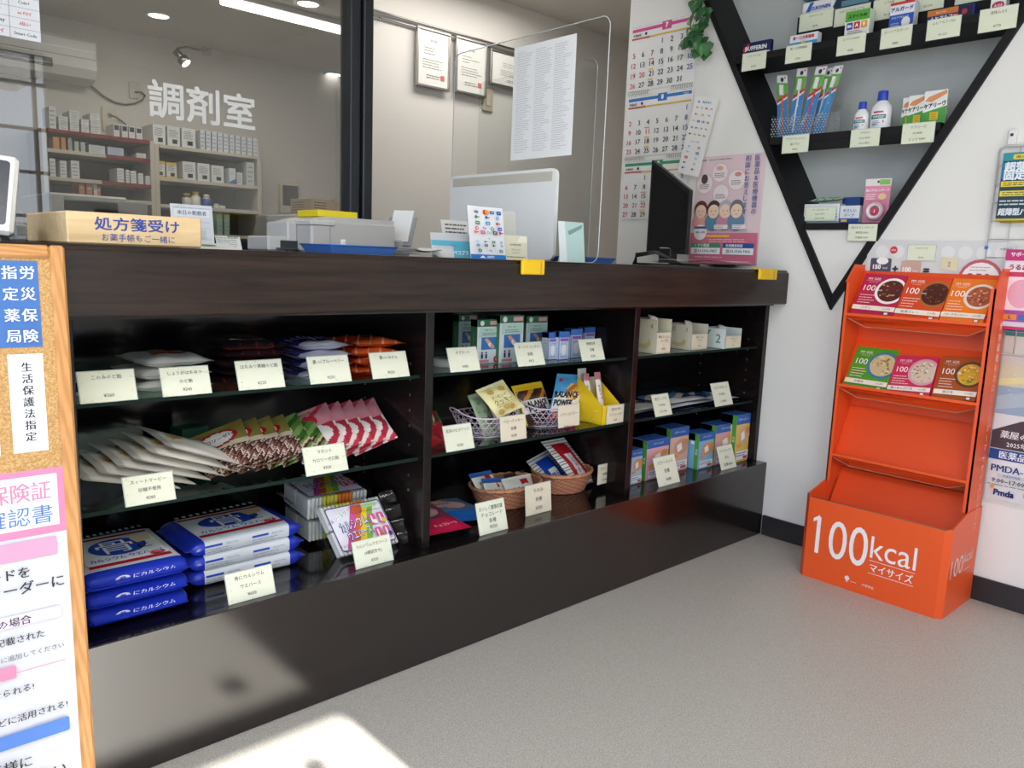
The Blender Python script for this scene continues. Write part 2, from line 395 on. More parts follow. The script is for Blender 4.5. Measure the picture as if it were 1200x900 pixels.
# glazed screen of the dispensary
m = MB()
xl,xr = 1.398,1.473
m.box((xl,YG-.03,ZC),(xl+.036,YG+.04,2.5),'1b2026','plastic',.003); m.box((xl+.039,YG-.045,ZC),(xr,YG+.03,2.5),'15181d','plastic',.004)
m.box((-1.5,YG-.03,ZC-.02),(xl,YG+.04,ZC+.03),'15181d','plastic',.003); m.box((-1.5,YG-.03,2.44),(XW,YG+.04,2.5),'15181d','plastic',.003)
wf = struct(m,'window_2')
m = MB(); m.quad((-1.5,YG,ZC+.03),(xl,YG,ZC+.03),(xl,YG,2.44),(-1.5,YG,2.44),'ffffff','pane'); m.build('glass_pane',wf)
m = MB(); c = at(239,124,1,YG-.003); a = Art(m, Fr((c.x,YG-.002,c.z)), 'card'); a.text('調剤室',0,0,.104,'d9d9d6',bold=.022); o = m.build('lettering',wf)

# ================================================================== counter
wt = thing('worktop','long dark glossy wooden counter top with a deep front edge','counter',(.8,1.8,.9))
m = MB(); m.box((-1.45,1.514,.975),(XW-.002,2.345,ZC),'30201c','espresso_top',.005); m.build('top_board',wt)
m = MB(); m.box((-1.45,1.508,.9035),(XW-.002,1.54,1.0205),'30201c','espresso_top',.003); m.build('front_fascia',wt)
m = MB(); m.box((-1.45,2.31,0),(XW-.002,2.345,.975),'2a2020','espresso',0); m.build('rear_panel',wt)
cab = thing('display_cabinet','low dark wooden display cabinet with open bays under the counter','cabinet',(.8,1.75,0))
m = MB(); m.box((-1.45,1.53,.0),(XW-.002,1.55,.2885),'1c1414','espresso_kick',.002); m.build('kick_panel',cab)
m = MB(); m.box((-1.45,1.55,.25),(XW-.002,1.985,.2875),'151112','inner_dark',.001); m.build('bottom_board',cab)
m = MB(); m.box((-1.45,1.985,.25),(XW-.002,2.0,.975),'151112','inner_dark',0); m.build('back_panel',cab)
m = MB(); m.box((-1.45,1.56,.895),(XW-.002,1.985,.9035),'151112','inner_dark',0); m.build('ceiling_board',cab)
for x0,x1 in ((.355,.383),(1.165,1.190),(1.9755,2.001),(2.758,2.783)):
    m = MB(); m.box((x0,1.575,.2875),(x1,1.985,.895),'1c1414','espresso',.0015)
    if x0 in (1.165,2.758):
        for z in (.43,.47,.51,.55,.60,.64,.68,.72,.76):
            for y in (1.64,1.85): m.box((x0-.0006,y-.003,z-.003),(x0+.001,y+.003,z+.003),'8a8a8a','metal',.001)
    o = m.build('upright_panel',cab)
SB = [(.385,1.163),(1.192,1.9735),(2.003,2.756)]
ZU, ZL, ZB = .737, .526, .2875
for i,(x0,x1) in enumerate(SB):
    for z,nm in ((ZU,'upper'),(ZL,'lower')):
        m = MB(); m.box((x0,1.599,z-.008),(x1,1.97,z),'405a52','shelfglass',.0008)
        bay = ('bay with the candy bags','middle bay with the baskets','bay next to the white wall')[i]
        o = tag(m.build('glass_shelf'), f'{nm} dark glass shelf in the {bay}','shelf','glass shelves of the display cabinet')
        e = MB(); e.box((x0,1.5965,z-.0083),(x1,1.5988,z+.0002),'12231e','matte',.0004); e.build('shelf_edge',o)

# ================================================================== niche shelf on the white wall
nic = thing('triangular_wall_shelf','large black inverted triangle shelf set into the white wall','wall shelf',(XW,1.33,.895))
XF = XW-.012; XB = XW+.2; BK='1d1d20'
def lo_(z): return .5445*z+.8475
def ro_(z): return 1.8351-.5617*z
m = MB(); zt=2.32
m.prism([(XF,lo_(.895),.895),(XF,nl(.953)-.0,.953),(XF,nl(zt),zt),(XF,lo_(zt),zt)],(.0125,0,0),BK,'black')
m.prism([(XF,lo_(.895),.895),(XF,ro_(.895),.895),(XF,ro_(zt),zt),(XF,nr(zt),zt),(XF,nr(.953),.953)],(.0125,0,0),BK,'black'); m.build('front_frame',nic)
for f,g in ((nl,1),(nr,-1)):
    m = MB(); m.prism([(XW+.001,f(1.179),1.179),(XW+.001,f(zt),zt),(XW+.001,f(zt)+.02*g,zt),(XW+.001,f(1.179)+.02*g,1.179)],(.198,0,0),BK,'black'); m.build('side_panel',nic)
m = MB(); m.prism([(XB,nl(1.17)+.02,1.17),(XB,nl(zt)+.02,zt),(XB,nr(zt)-.02,zt),(XB,nr(1.17)-.02,1.17)],(.012,0,0),'c3c8c6','card'); m.build('back_panel',nic)
for z1,z0,fx in ((1.829,1.803,XF),(1.515,1.489,XF),(1.2015,1.178,XF),(2.345,2.32,XF)):
    m = MB(); m.box((fx-.0005,nr(z0)+.001,z0),(XB-.001,nl(z0)-.001,z1),BK,'black',.001); m.build('shelf',nic)
m = MB()   # low riser standing on the upper shelf
yR0, yR1 = at(935,20,0,XW+.085).y, .80
zR = at(962,15,0,XW+.085).z
m.box((XW+.085,yR1,1.8295),(XW+.19,yR0,zR),BK,'black',.001); rsr = tag(m.build('display_riser'),'black display riser standing behind the medicine boxes on the upper shelf','riser')
# ================================================================== makers of goods
def bag(name, label, cat, TL, TR, BL, t, col, art=None, group=None, m='film', nu=34, nv=40, seal=.08, back=None, seed=0, parent=None, edge=None, fat=0):
    """sealed pouch: front and back skins swell from crimped ends; named corners are those of its printed face"""
    TL,TR,BL = V3(TL),V3(TR),V3(BL); U = TR-TL; W = BL-TL; n = U.cross(W).normalized()
    if n.dot(V3((0,0,HC))-TL) < 0: n = -n
    rn = random.Random(seed*31+len(label)); ph = [rn.uniform(0,6.28) for _ in range(4)]
    w, h = U.length, W.length
    def S(u, v, sg):
        q = min(max((v-seal)/(1-2*seal),0),1); pv = max(0,math.sin(math.pi*q))**(.36 if fat else .55); pu = 1-abs(2*u-1)**(6 if fat else 3.2)
        k = pu*pv; wr = .0016*k*(math.sin(9*u+ph[0]+4*v)+math.sin(13*v+ph[1]-5*u))
        jag = (.0012 if (round(u*nu)%2) else 0)*(v in (0,1))
        pinch = 1-.045*(pv)*(abs(2*u-1)**2)*(1 if u>.5 else 1)
        uu = .5+(u-.5)*pinch
        return TL+U*uu+W*v+n*(sg*t/2*k+wr*sg+.0004*sg)+W.normalized()*(jag if v==1 else -jag)
    mb = MB()
    mb.grid(lambda u,v: S(u,v,1), nu, nv, col, m); mb.grid(lambda u,v: S(u,v,-1), max(6,nu//3), max(6,nv//3), back or (col if not callable(col) else col(.5,.03)), m)
    if art:
        a = Art(mb, lambda x,y: (S(min(max(x/w,0),1), min(max(1-y/h,0),1), 1), n), m if m!='film' else 'gloss', .0007); art(a, w, h)
    o = mb.build(name, parent)
    return tag(o, label, cat, group) if parent is None else o
def carton(name, label, cat, fr, w, h, d, col, art=None, side=None, top=None, group=None, m='card', ch=.001, sideart=None, topart=None):
    """folding box standing with its front in frame fr"""
    mb = MB(); mb.box((0,0,0),(w,d,h),col,m,ch,fr)
    def fl(o, ex, ez, n): return lambda x,y: (o+ex*x+ez*y, n)
    if side:
        Art(mb, fl(fr.p(0,0,d), fr.n, fr.ez, -fr.ex), m).rect(.0008,.0008,d-.0008,h-.0008,side)
        Art(mb, fl(fr.p(w,0,0), -fr.n, fr.ez, fr.ex), m).rect(.0008,.0008,d-.0008,h-.0008,side)
    if sideart: sideart(Art(mb, fl(fr.p(0,0,d), fr.n, fr.ez, -fr.ex), m), d, h)
    if top: Art(mb, fl(fr.p(0,h,0), fr.ex, -fr.n, fr.ez), m).rect(.0008,.0008,w-.0008,d-.0008,top)
    if topart: topart(Art(mb, fl(fr.p(0,h,0), fr.ex, -fr.n, fr.ez), m), w, d)
    if art: art(Art(mb, fr, m), w, h)
    return tag(mb.build(name), label, cat, group)
CARD = 'e3e6d2'
def card_art(a, w, h, rows, ink='3a3a36'):
    rn = random.Random(len(''.join(rows))*7+int(w*1e4))
    for i in range(9):
        for x,y in ((rn.uniform(.02,.98)*w, rn.choice((rn.uniform(.03,.12),rn.uniform(.88,.97)))*h), (rn.choice((rn.uniform(.02,.08),rn.uniform(.92,.98)))*w, rn.uniform(.05,.95)*h)):
            a.disc(x,y,w*.014,rn.choice(('c3d8a6','dfe3a0','a9cdb8','cfdcae')),n=6); a.k -= 1
    a.k += 1
    k = len(rows); sz = h*.155 if k > 2 else h*.17
    for i,t in enumerate(rows):
        a.text(t, w*.5, h*(.80-.60*(i+(.35 if k<3 else 0))/max(1,k-1)), sz, ink, maxw=w*.84, bold=.012); a.k -= 1
    a.k += 1
GC = 'price cards along the display cabinet'
def price_card(rows, label, xl, xr, yb, Y, Z, ratio=.60, tilt=20, a=0, col=CARD, group=GC):
    p0 = at(xl,yb,1,Y); p1 = at(xr,yb,1,Y); w = p1.x-p0.x; h = w*ratio; z = Z
    fr = Fr((p0.x, Y, z+.0012), a, tilt)
    t = tag(_card(fr, w, h, rows, col), label, 'price card', group)
    mb = MB(); mb.box((w*.3,.0012,-.0008),(w*.7,.014,.008),'dfe4e4','plastic',.001,fr); mb.build('card_foot', t)
    return t
def _card(fr, w, h, rows, col=CARD, ink='3a3a36', name='price_card'):
    mb = MB(); mb.box((0,0,0),(w,.0009,h),col,'paper',.0003,fr); mb.box((-.0018,.0009,-.001),(w+.0018,.0013,h+.0018),'b9c3bc','plastic',.0002,fr)
    card_art(Art(mb, fr), w, h, rows, ink); return mb.build(name)

# ================================================================== candy bay, upper shelf
bagU = 'candy bags on the upper glass shelf'
def flat(name,label,x0,x1,y0,y1,z,t,col,art=None,skew=0,seed=0,group=bagU,cat='candy bag',lift=0):
    """bag lying on its back with its pressed ends to the sides"""
    cf = (lambda u,v: col(v,1-u)) if callable(col) else col
    zc = z+t/2; r_ = random.Random(seed); k = r_.uniform(-.006,.006)
    return bag(name,label,cat,(x0,y0+k,zc),(x0,y1+k,zc),(x1,y0-k,zc),t,cf,art,group,seed=seed,seal=.05,fat=1)
def c_white_blue(u,v): return '27498f' if v>.78 or v<.1 else 'd5dbe4'
def c_ginger(u,v): return 'ab6a3c' if .28<v<.62 and .3<u<.8 else ('e9d8a8' if v<.15 else 'd9d8d2')
def c_black(u,v): return '6b2a22' if (u*7+v*3)%1.6<.16 else '242127'
def c_purple(u,v): return 'c7c8e4' if ((u*9)%1<.33 and .35<v<.6) else ('b9b9c4' if v>.86 else '2c2a74')
def c_orange(u,v): return 'f0b48a' if ((u*5+v*4)%1.3<.14) else ('c63d16' if v<.8 else 'e2692c')
x = .392
flat('candy_bag','white and blue throat candy bag at the board end of the upper shelf',.388,.478,1.63,1.80,ZU,.034,c_white_blue,lambda a,w,h:(a.text('のど飴',w*.4,h*.5,.022,'22407f',bold=.02,rot=-90)),seed=1)
for i in range(3):
    flat('candy_bag',f'pale ginger honey candy bag with brown patch, {("lowest","middle","topmost")[i]} of its stack',.495+.012*i,.655+.004*i,1.635,1.81,ZU+.024*i,.024,c_ginger,lambda a,w,h:(a.text('はちみつ',w*.4,h*.5,.018,'7a2a14',bold=.02,rot=-90)),seed=2+i)
for i in range(5):
    flat('candy_bag',f'black honey sugar candy bag, {("lowest","second from the bottom","middle","second from the top","topmost")[i]} of the black stack',.678+.008*(i%2),.842-.006*(i%3),1.635+.006*(i%2),1.82,ZU+.019*i,.019,c_black,(lambda a,w,h:a.text('黒糖のど飴',w*.3,h*.5,.016,'d9c8a0',bold=.02,rot=-90)) if i==4 else None,seed=6+i)
for i in range(4):
    flat('candy_bag',f'deep purple blueberry candy bag, {("lowest","second from the bottom","second from the top","topmost")[i]} of the purple stack',.858+.005*(i%2),.992+.004*(i%3),1.635,1.81,ZU+.0225*i,.0225,c_purple,seed=12+i)
for i in range(4):
    flat('candy_bag',f'orange mandarin candy bag, {("lowest","second from the bottom","second from the top","topmost")[i]} of the orange stack',1.006+.006*(i%2),1.138+.008*(i%2),1.635,1.81,ZU+.022*i,.022,c_orange,seed=17+i)
for rows,lb,xl,xr,yb in ((('このみのど飴','','¥360'),'price card for throat candy at the board end of the upper shelf, glare across it',95,161,468),
    (('しょうがはちみつ','のど飴','¥240'),'price card for ginger honey throat candy on the upper shelf',192,248,462),
    (('はちみつ黒糖のど飴','','¥220'),'price card for honey black sugar candy before the black bags',281,334,454),
    (('濃~いブルーベリー','','¥250'),'price card for blueberry candy before the purple bags',365,412,446),
    (('濃~いみかん','','¥250'),'price card for mandarin candy before the orange bags',438,480,441)):
    price_card(rows,lb,xl,xr,yb,1.592,ZU)
# candy bay, lower shelf
bagW='white sugar free candy bags in a fanned row'; 
def c_white(u,v): return ('c9b98c' if (u-.2)**2*6+(v-.45)**2<.02 else ('e6e2da' if u>.1 else 'c6c1b8'))
for i in range(6):
    x0 = .392+.032*i; zz = .585+.009*i; dx=.185
    bag('candy_bag',f'white sugar free candy bag, {("first","second","third","fourth","fifth","sixth")[i]} of the white fan from the board','candy bag',(x0,1.80,zz+.012),(x0+dx,1.80,ZL+.022+.004*i),(x0+.012,1.645,zz-.006),.020,c_white,
        lambda a,w,h:(a.disc(w*.25,h*.5,.014,'c98a4a',.009),a.lines(w*.5,h*.6,w*.9,4,.009,'8a8478',.0018)),bagW,seed=30+i)
bagR='fanned candy bags on the lower glass shelf'
def c_brown(u,v):
    if (u-.42)**2/.1+(v-.3)**2/.02 < 1: return 'f2ece6'
    if (u-.42)**2/.16+(v-.3)**2/.036 < 1: return 'b4212a'
    if v>.55: return ('3d241f','5f3f37','8a655a','c9b3a6')[int((u*13+v*29+math.sin(u*40+v*31)*1.5)%4)]
    return 'd9c9ae' if v>.46 else '8c8340'
def c_green(u,v):
    if (u-.45)**2/.08+(v-.4)**2/.03 < 1: return 'eef0e4'
    return ('5f8a3d','86a95c','3f6a2c')[int((u*5+v*7)%3)] if v<.65 else ('6d8c4e','cdbb9a','4b2f28')[int((u*11+v*17)%3)]
def c_pink(u,v):
    if (u-.42)**2/.05+(v-.30)**2/.02 < 1: return 'b3283a'
    if (u-.62)**2/.05+(v-.62)**2/.03 < 1: return 'efe6e2'
    k = math.sin(9*u+7*v+1.5*math.sin(6*v))
    return 'c93f50' if k > .72 else ('d98f9a' if v < .42 else ('e9dad6' if k > -.35 else 'b23344'))
kinds = [('brown cocoa',c_brown)]*4+[('green tea',c_green)]*2+[('pink and white milk',c_pink)]*5
for i,(kn,cf) in enumerate(kinds):
    x0 = .648+.0355*i+.012*(i>5); k = (0,1,2,3,0,1,0,1,2,3,4)[i]; up = .018*(i>5)
    od = ('first','second','third','fourth','last')[k]
    bag('candy_bag',f'{kn} candy bag in the fan, {od} of its flavour from the board','candy bag',(x0+.02,1.80,ZL+.072+up),(x0+.135,1.785,ZL+.108+up),(x0+.0,1.655,ZL+.012),.013,cf,
        (lambda a,w,h:(a.text('カロリーゼロ',w*.42,h*.7,.014,'2a1a1a',maxw=w*.62,bold=.03))) if i==0 else None,bagR,seed=50+i)
carton('candy_box','small dark green box behind the fanned brown candy bags','box',Fr((.665,1.84,ZL),12),.07,.085,.05,'1d4a36',None,group=None)
price_card(('スィートマービー','砂糖不使用','¥280'),'price card for sugar free candy before the white fanned bags',148,206,587,1.592,ZL)
price_card(('ラカント','カロリーゼロ飴','¥320'),'price card for zero calorie candy before the brown fanned bags',360,408,553,1.592,ZL)

# candy bay, bottom board: calcium wafers
def brick(mb, C, ex, ey, l, w, h, col, m='gloss', n=18, fin=.012):
    """a wrapped block: soft rectangle along ex with pressed ends"""
    C=V3(C); ex=V3(ex).normalized(); ey=V3(ey).normalized(); ez=ex.cross(ey); 
    if ez.z < 0: ez=-ez
    st=[(-l/2-fin,.94,.03),(-l/2,.95,.05),(-l/2+.004,.98,.55),(-l/2+.016,1,.9),(-l/2+.03,1,1)]+[(-l/2+.03+(l-.06)*k/6,1,1-.04*(k%2)) for k in range(1,6)]
    st+=[(-a,b,c) for a,b,c in st[4::-1]]
    ang=[]
    for q in range(n): ang.append(q*2*math.pi/n+math.pi/n)
    def sup(t,p=.28): c,s_=math.cos(t),math.sin(t); return (math.copysign(abs(c)**p,c), math.copysign(abs(s_)**p,s_))
    vs=[]; fs=[]; cs=[]
    for a,b,c in st:
        for t in ang:
            y,z=sup(t); vs.append(C+ex*a+ey*(y*w/2*b)+ez*(z*h/2*c))
    for i in range(len(st)-1):
        for q in range(n):
            fs.append((i*n+q,i*n+(q+1)%n,(i+1)*n+(q+1)%n,(i+1)*n+q)); cs.append((st[i][0]+st[i+1][0])/2/l)
    mb.raw(vs,fs,lambda k: col(cs[k]),m,True)
    return ex,ey,ez
def wafer_pack(label, C, ex, ey, top):
    mb=MB(); l,w,h=.262,.19,.0365
    X,Y,Z=brick(mb,C,ex,ey,l,w,h,lambda s:'1f36b4' if abs(s)>.40 else 'd3d8de')
    C=V3(C); Yf = Y if Y.dot(V3((0,-1,0)))+Y.dot(V3((-.3,0,0)))>0 else -Y
    # printed side strips and end mark
    if abs(X.x)>.5:
        a=Art(mb,lambda x,y:(C-V3((0,1,0))*(w/2+.0003)+X*x+Z*y,V3((0,-1,0))),'gloss'); 
        for sx_ in (-.055,.055):
            a.rect(sx_-.045,.002,sx_-.005,.007,'3452b8'); a.text('カルシウム',sx_+.018,.0045,.006,'3a4a80'); a.lines(sx_-.045,-.003,sx_+.03,2,.005,'7d8288',.0012)
    else:
        fx=V3((1,0,0)); a=Art(mb,lambda x,y:(C+V3((0,-l/2+.004-abs(y)*.25,0))+fx*x+V3((0,0,y*.8)),V3((0,-.8,.4)).normalized()),'gloss',.0012)
        a.disc(-.032,.004,.014,'e8ecf4',.010); a.text('骨',-.032,.004,.014,'1f36b4',bold=.03); a.text('にカルシウム',.028,.005,.014,'e8ecf4',bold=.03)
    if top:
        # the big face: X runs over the page for packs lying across, else the page is turned
        px,py=(X,Y) if abs(X.x)>.5 else (Y if Y.x>0 else -Y, X if X.y>0 else -X)
        if abs(X.x)>.5: px,py=(X if X.x>0 else -X),(Y if Y.y>0 else -Y)
        pw,ph=(.20,.155) if abs(X.x)>.5 else (.155,.19)
        a=Art(mb,lambda x,y:(C+px*x+py*y+Z*(h/2+.0006),Z),'gloss',.0004)
        a.rect(-pw/2,-ph/2,pw/2,ph/2,'e7e9ec'); a.rect(-pw/2,ph/2-.018,pw/2,ph/2-.006,'b02434'); a.rect(-pw/2,-ph/2+.004,pw/2,-ph/2+.02,'b02434')
        a.disc(0,.012,pw*.36,'2447b8',ph*.27); a.text('骨',-.005,.012,.085,'eef0f4'); a.text('に',pw*.3,-.012,.03,'33251c',bold=.03)
        a.poly([(pw*.2,.045),(pw*.47,.05),(pw*.45,.02),(pw*.25,.01)],'dcc49a'); a.text('カルシウム ウエハース',0,-ph*.30,.022,'2447b8',maxw=pw*.9,bold=.03)
        a.disc(pw*.36,-ph*.36,.015,'c23242',.009); a.text('3.6g',pw*.36,-ph*.36,.008,'ffffff')
        for k in range(12): a.rect(-pw/2+pw*k/12,ph/2-.004,-pw/2+pw*(k+.5)/12,ph/2+.008,'c3cad2')
    return tag(mb.build('wafer_pack'),label,'wafer pack','calcium wafer packs on the bottom board')
for i in range(3):
    wafer_pack(f'blue ended calcium wafer pack set endwise, {("lowest","middle","topmost")[i]} of the stack beside the cork board',(.484,1.722-.004*i,ZB+.0195+.0378*i),(.015*(i-1),1,0),(1,-.015*(i-1),0),i==2)
for i in range(3):
    wafer_pack(f'silver and blue calcium wafer pack laid lengthwise, {("lowest","middle","topmost")[i]} of the second stack',(.748,1.765+.004*i,ZB+.0190+.0335*i),(1,.02*(i-1),0),(-.02*(i-1),1,0),i==2)
def multi_wafer(label, TL, TR, BL, th):
    f=Fr3(TL,TR,BL); w,h=f.w,f.h; t=thing('wafer_assortment',label,'wafer pack',tuple(f.p(w/2,0,th/2)),'assorted calcium wafer packs')
    mb=MB(); cols=['e4e2de','d9cf52','dd7a2c','d2d0ce']
    for k in range(16):
        for e in (0,1):
            x0=.012+(w-.024)*k/16; mb.box((x0+.001,.002,.006 if e==0 else h*.5+.002),(x0+(w-.024)/16-.001,th-.002,h*.5-.002 if e==0 else h-.006),cols[k//4],'matte',.003,f)
    mb.build('wafers',t)
    mb=MB(); a=Art(mb,f,'gloss',.0004); a.k=4
    x0,x1,y0,y1=.018,w-.018,.014,h-.014
    a.rrect(x0,y0,x1,y1,.008,'2a2f8c'); a.rrect(x0+.0025,y0+.0025,x1-.0025,y1-.0025,.006,'f0ecf6'); W_=x1-x0; H_=y1-y0
    q=lambda u,v:(x0+W_*u,y0+H_*v)
    for k,c in enumerate(('d8569a','e2692e','efd22a','86c04a')): a.poly([q(.10+.115*k,.03),q(.215+.115*k,.03),q(.56+.10*k,.97),q(.46+.10*k,.97)],c)
    a.poly([q(.04,.72),q(.36,.92),q(.38,.86),q(.07,.66)],'ffffff'); a.text('ヘルシーシリーズ',*q(.21,.79),.011,'3a3f8c',rot=22,bold=.02)
    a.text('カルシウム',*q(.38,.56),.030,'2a2f8c',bold=.05,rot=8,maxw=W_*.52); a.text('カルシウム',*q(.38,.565),.029,'ffffff',rot=8,maxw=W_*.50)
    a.text('ウエハース',*q(.42,.33),.027,'2a2f8c',bold=.05,rot=8,maxw=W_*.46); a.text('ウエハース',*q(.42,.335),.026,'ffffff',rot=8,maxw=W_*.44)
    a.disc(*q(.52,.85),.016,'c9532e',.011); a.rrect(*q(.62,.86),*q(.90,.96),.004,'bfe0a0'); a.text('カルシウムたっぷり',*q(.76,.91),.007,'3f7a2c')
    a.text('1袋で1日分のカルシウム',*q(.78,.78),.007,'44423e')
    for i,(u,v) in enumerate(((.72,.55),(.87,.55),(.72,.22),(.87,.22))):
        a.rrect(*q(u-.06,v-.12),*q(u+.06,v+.14),.004,'d65f97'); a.poly([q(u-.03,v-.07),q(u+.01,v-.07),q(u,v+.1),q(u-.02,v+.1)],'f6f2f0'); a.disc(*q(u+.03,v-.05),.006,('f6f2f0','efc22e','d2622c','2f3a8c')[i])
    a.text('ミルク チョコ',*q(.12,.10),.008,'8c2a5a'); mb.build('printed_label',t)
    mb=MB()
    n_=f.n
    fin=lambda x,s:[f.p(x,0.0,0),f.p(x+s*.03,-.008,-.004+th*.3),f.p(x+s*.028,h*.5,.004+th*.3),f.p(x+s*.03,h+.006,-.002+th*.3),f.p(x,h,0)]
    mb.box((-.001,-.0015,-.001),(w+.001,th+.001,h+.001),'ffffff','clear',.006,f)
    for x_,s in ((0,-1),(w,1)):
        mb.grid(lambda u,v: f.p(x_+s*.034*u, h*v+.004*math.sin(20*v), th*.5*(1-u)+.006*u*math.sin(25*v)), 4, 14, 'ffffff','clear')
    mb.build('clear_wrapper',t); return t
multi_wafer('assorted wafer pack lying flat on top behind the upright one',(.935,1.905,.428),(1.125,1.89,.428),(.925,1.745,.418),.058)
multi_wafer('assorted wafer pack lying lowest behind the upright one',(.940,1.91,.358),(1.125,1.895,.358),(.930,1.75,.355),.055)
multi_wafer('assorted wafer pack propped up with a rainbow label facing out',(.928,1.700,.414),(1.122,1.700,.414),(.952,1.625,.2945),.03)
price_card(('骨にカルシウム','ウエハース','¥600'),'price card for calcium wafers below the stacked wafer packs',269,323,709,1.552,ZB)
price_card(('カルシウムウエハース','(4種詰合せ)','¥320'),'price card for assorted wafers before the rainbow label',418,461,667,1.558,ZB)
# ================================================================== middle bay
def fpx(xl, yb, xr, yt, z, a=0, Y=None):
    """front frame of a box standing on height z, from where its front face shows"""
    P = at(xl,yb,2,z) if Y is None else V3((at(xl,yb,1,Y).x,Y,z)); P.z = z+.0006
    w = at(xr,yb,1,P.y).x-P.x; h = at(xl,yt,1,P.y).z-P.z
    return Fr(P,a), w, h
def art_band(a,w,h):
    a.rect(0,h*.84,w,h,'1f6e50'); a.disc(w*.2,h*.92,w*.09,'e8eee8'); a.rect(w*.55,h*.88,w*.95,h*.97,'d9a8a4')
    a.rect(w*.04,h*.02,w*.97,h*.83,'dfeaf0'); a.rect(w*.06,h*.6,w*.95,h*.82,'bfe0d4'); a.text('サポーター',w*.5,h*.76,h*.055,'2c3f6c',maxw=w*.8,bold=.03); a.lines(w*.2,h*.70,w*.85,2,h*.04,'3f7a6c',h*.014)
    a.rect(w*.16,h*.32,w*.84,h*.60,'3f78c0'); a.poly([(w*.3,h*.56),(w*.42,h*.58),(w*.78,h*.38),(w*.72,h*.33),(w*.55,h*.36)],'dba98c'); a.poly([(w*.5,h*.50),(w*.6,h*.46),(w*.56,h*.38),(w*.46,h*.42)],'efe9e2')
    for x in (.2,.38): a.disc(w*x,h*.25,w*.035,'23305e'); a.rect(w*(x-.04),h*.12,w*(x+.04),h*.22,'23305e')
    a.rect(w*.06,h*.03,w*.5,h*.09,'d98a94'); a.disc(w*.83,h*.09,w*.12,'c0303c'); a.text('L',w*.83,h*.09,h*.08,'ffffff',bold=.03)
for i,(xl,yb,xr,yt,nm) in enumerate(((537,418,558,369,'rearmost, beside the upright panel'),(581,418,600,371,'half hidden behind the others'),(558.5,427,584,375,'standing in front beside the tilted card'),(584.5,426,612,370,'showing a bandaged elbow'),(615.5,419,640,371,'next to the small blue boxes'))):
    fr,w,h = fpx(xl,yb,xr,yt,ZU); 
    carton('supporter_box',f'white and green supporter box with blue photo, {nm}','box',fr,w,h,.03,'dfe8ea',art_band,side='4d8a5c',group='supporter boxes on the upper shelf',sideart=lambda a,d,h:(a.rect(0,h*.84,d,h,'1f6e50'),a.lines(d*.4,h*.7,d*.6,10,h*.055,'dfe8c8',.0012)))
def art_cot(a,w,h):
    a.rect(0,h*.80,w,h,'3d6fc2'); a.rect(w*.05,h*.02,w*.95,h*.78,'c9d4ec'); a.disc(w*.5,h*.35,w*.22,'eef1f6',h*.22); a.rect(w*.1,h*.66,w*.9,h*.76,'8a5fb0'); a.lines(w*.15,h*.6,w*.9,2,h*.05,'4a5aa0',h*.015); a.lines(w*.15,h*.14,w*.9,2,h*.05,'4a5aa0',h*.015)
for i,(xl,yb,xr,yt) in enumerate(((642,422,652,390),(654,422,666,389),(668,420,681,386),(684,414,696,384),(698,408,707,382))):
    fr,w,h = fpx(xl,yb,xr,yt,ZU)
    carton('bandage_box',f'small blue bandage box, {("first","second","third","fourth","last")[i]} of five counted from the tall supporter boxes','box',fr,w,h,.03,'6f93cf',art_cot,side='dfe4f0',top='3d6fc2',group='small blue boxes on the upper shelf',sideart=lambda a,d,h:(a.rect(0,h*.8,d,h,'3d6fc2'),a.lines(d*.15,h*.7,d*.9,6,h*.1,'8a93a8',.001)))
mb=MB(); c=at(520,429,2,ZU); mb.lathe((c.x+.01,c.y,ZU+.0006),[(.036,0),(.039,.003),(.039,.018),(.036,.021)],24,'dfe0e0','gloss'); a=Art(mb,lambda x,y:(V3((c.x+.01+x,c.y+y,ZU+.0216)),V3((0,0,1)))); a.disc(0,0,.022,'4a5566'); a.rect(-.03,-.03,-.012,.0,'c9ccd0')
tag(mb.build('wafer_sheet_tin'),'round white tin of wafer sheets behind the first tilted card','tin')
for rows,lb,xl,xr,yb in ((('オブラート','','¥480'),'price card for wafer sheets, beside the upright panel on the upper middle shelf',529,563,434),(('サージフィックス','各種','¥415'),'price card before the elbow supporter box on the upper middle shelf',608,639,427),(('伸縮包帯','各種','¥280'),'price card before the small blue boxes on the upper middle shelf',683,709,421)):
    price_card(rows,lb,xl,xr,yb,1.592,ZU,ratio=.64)
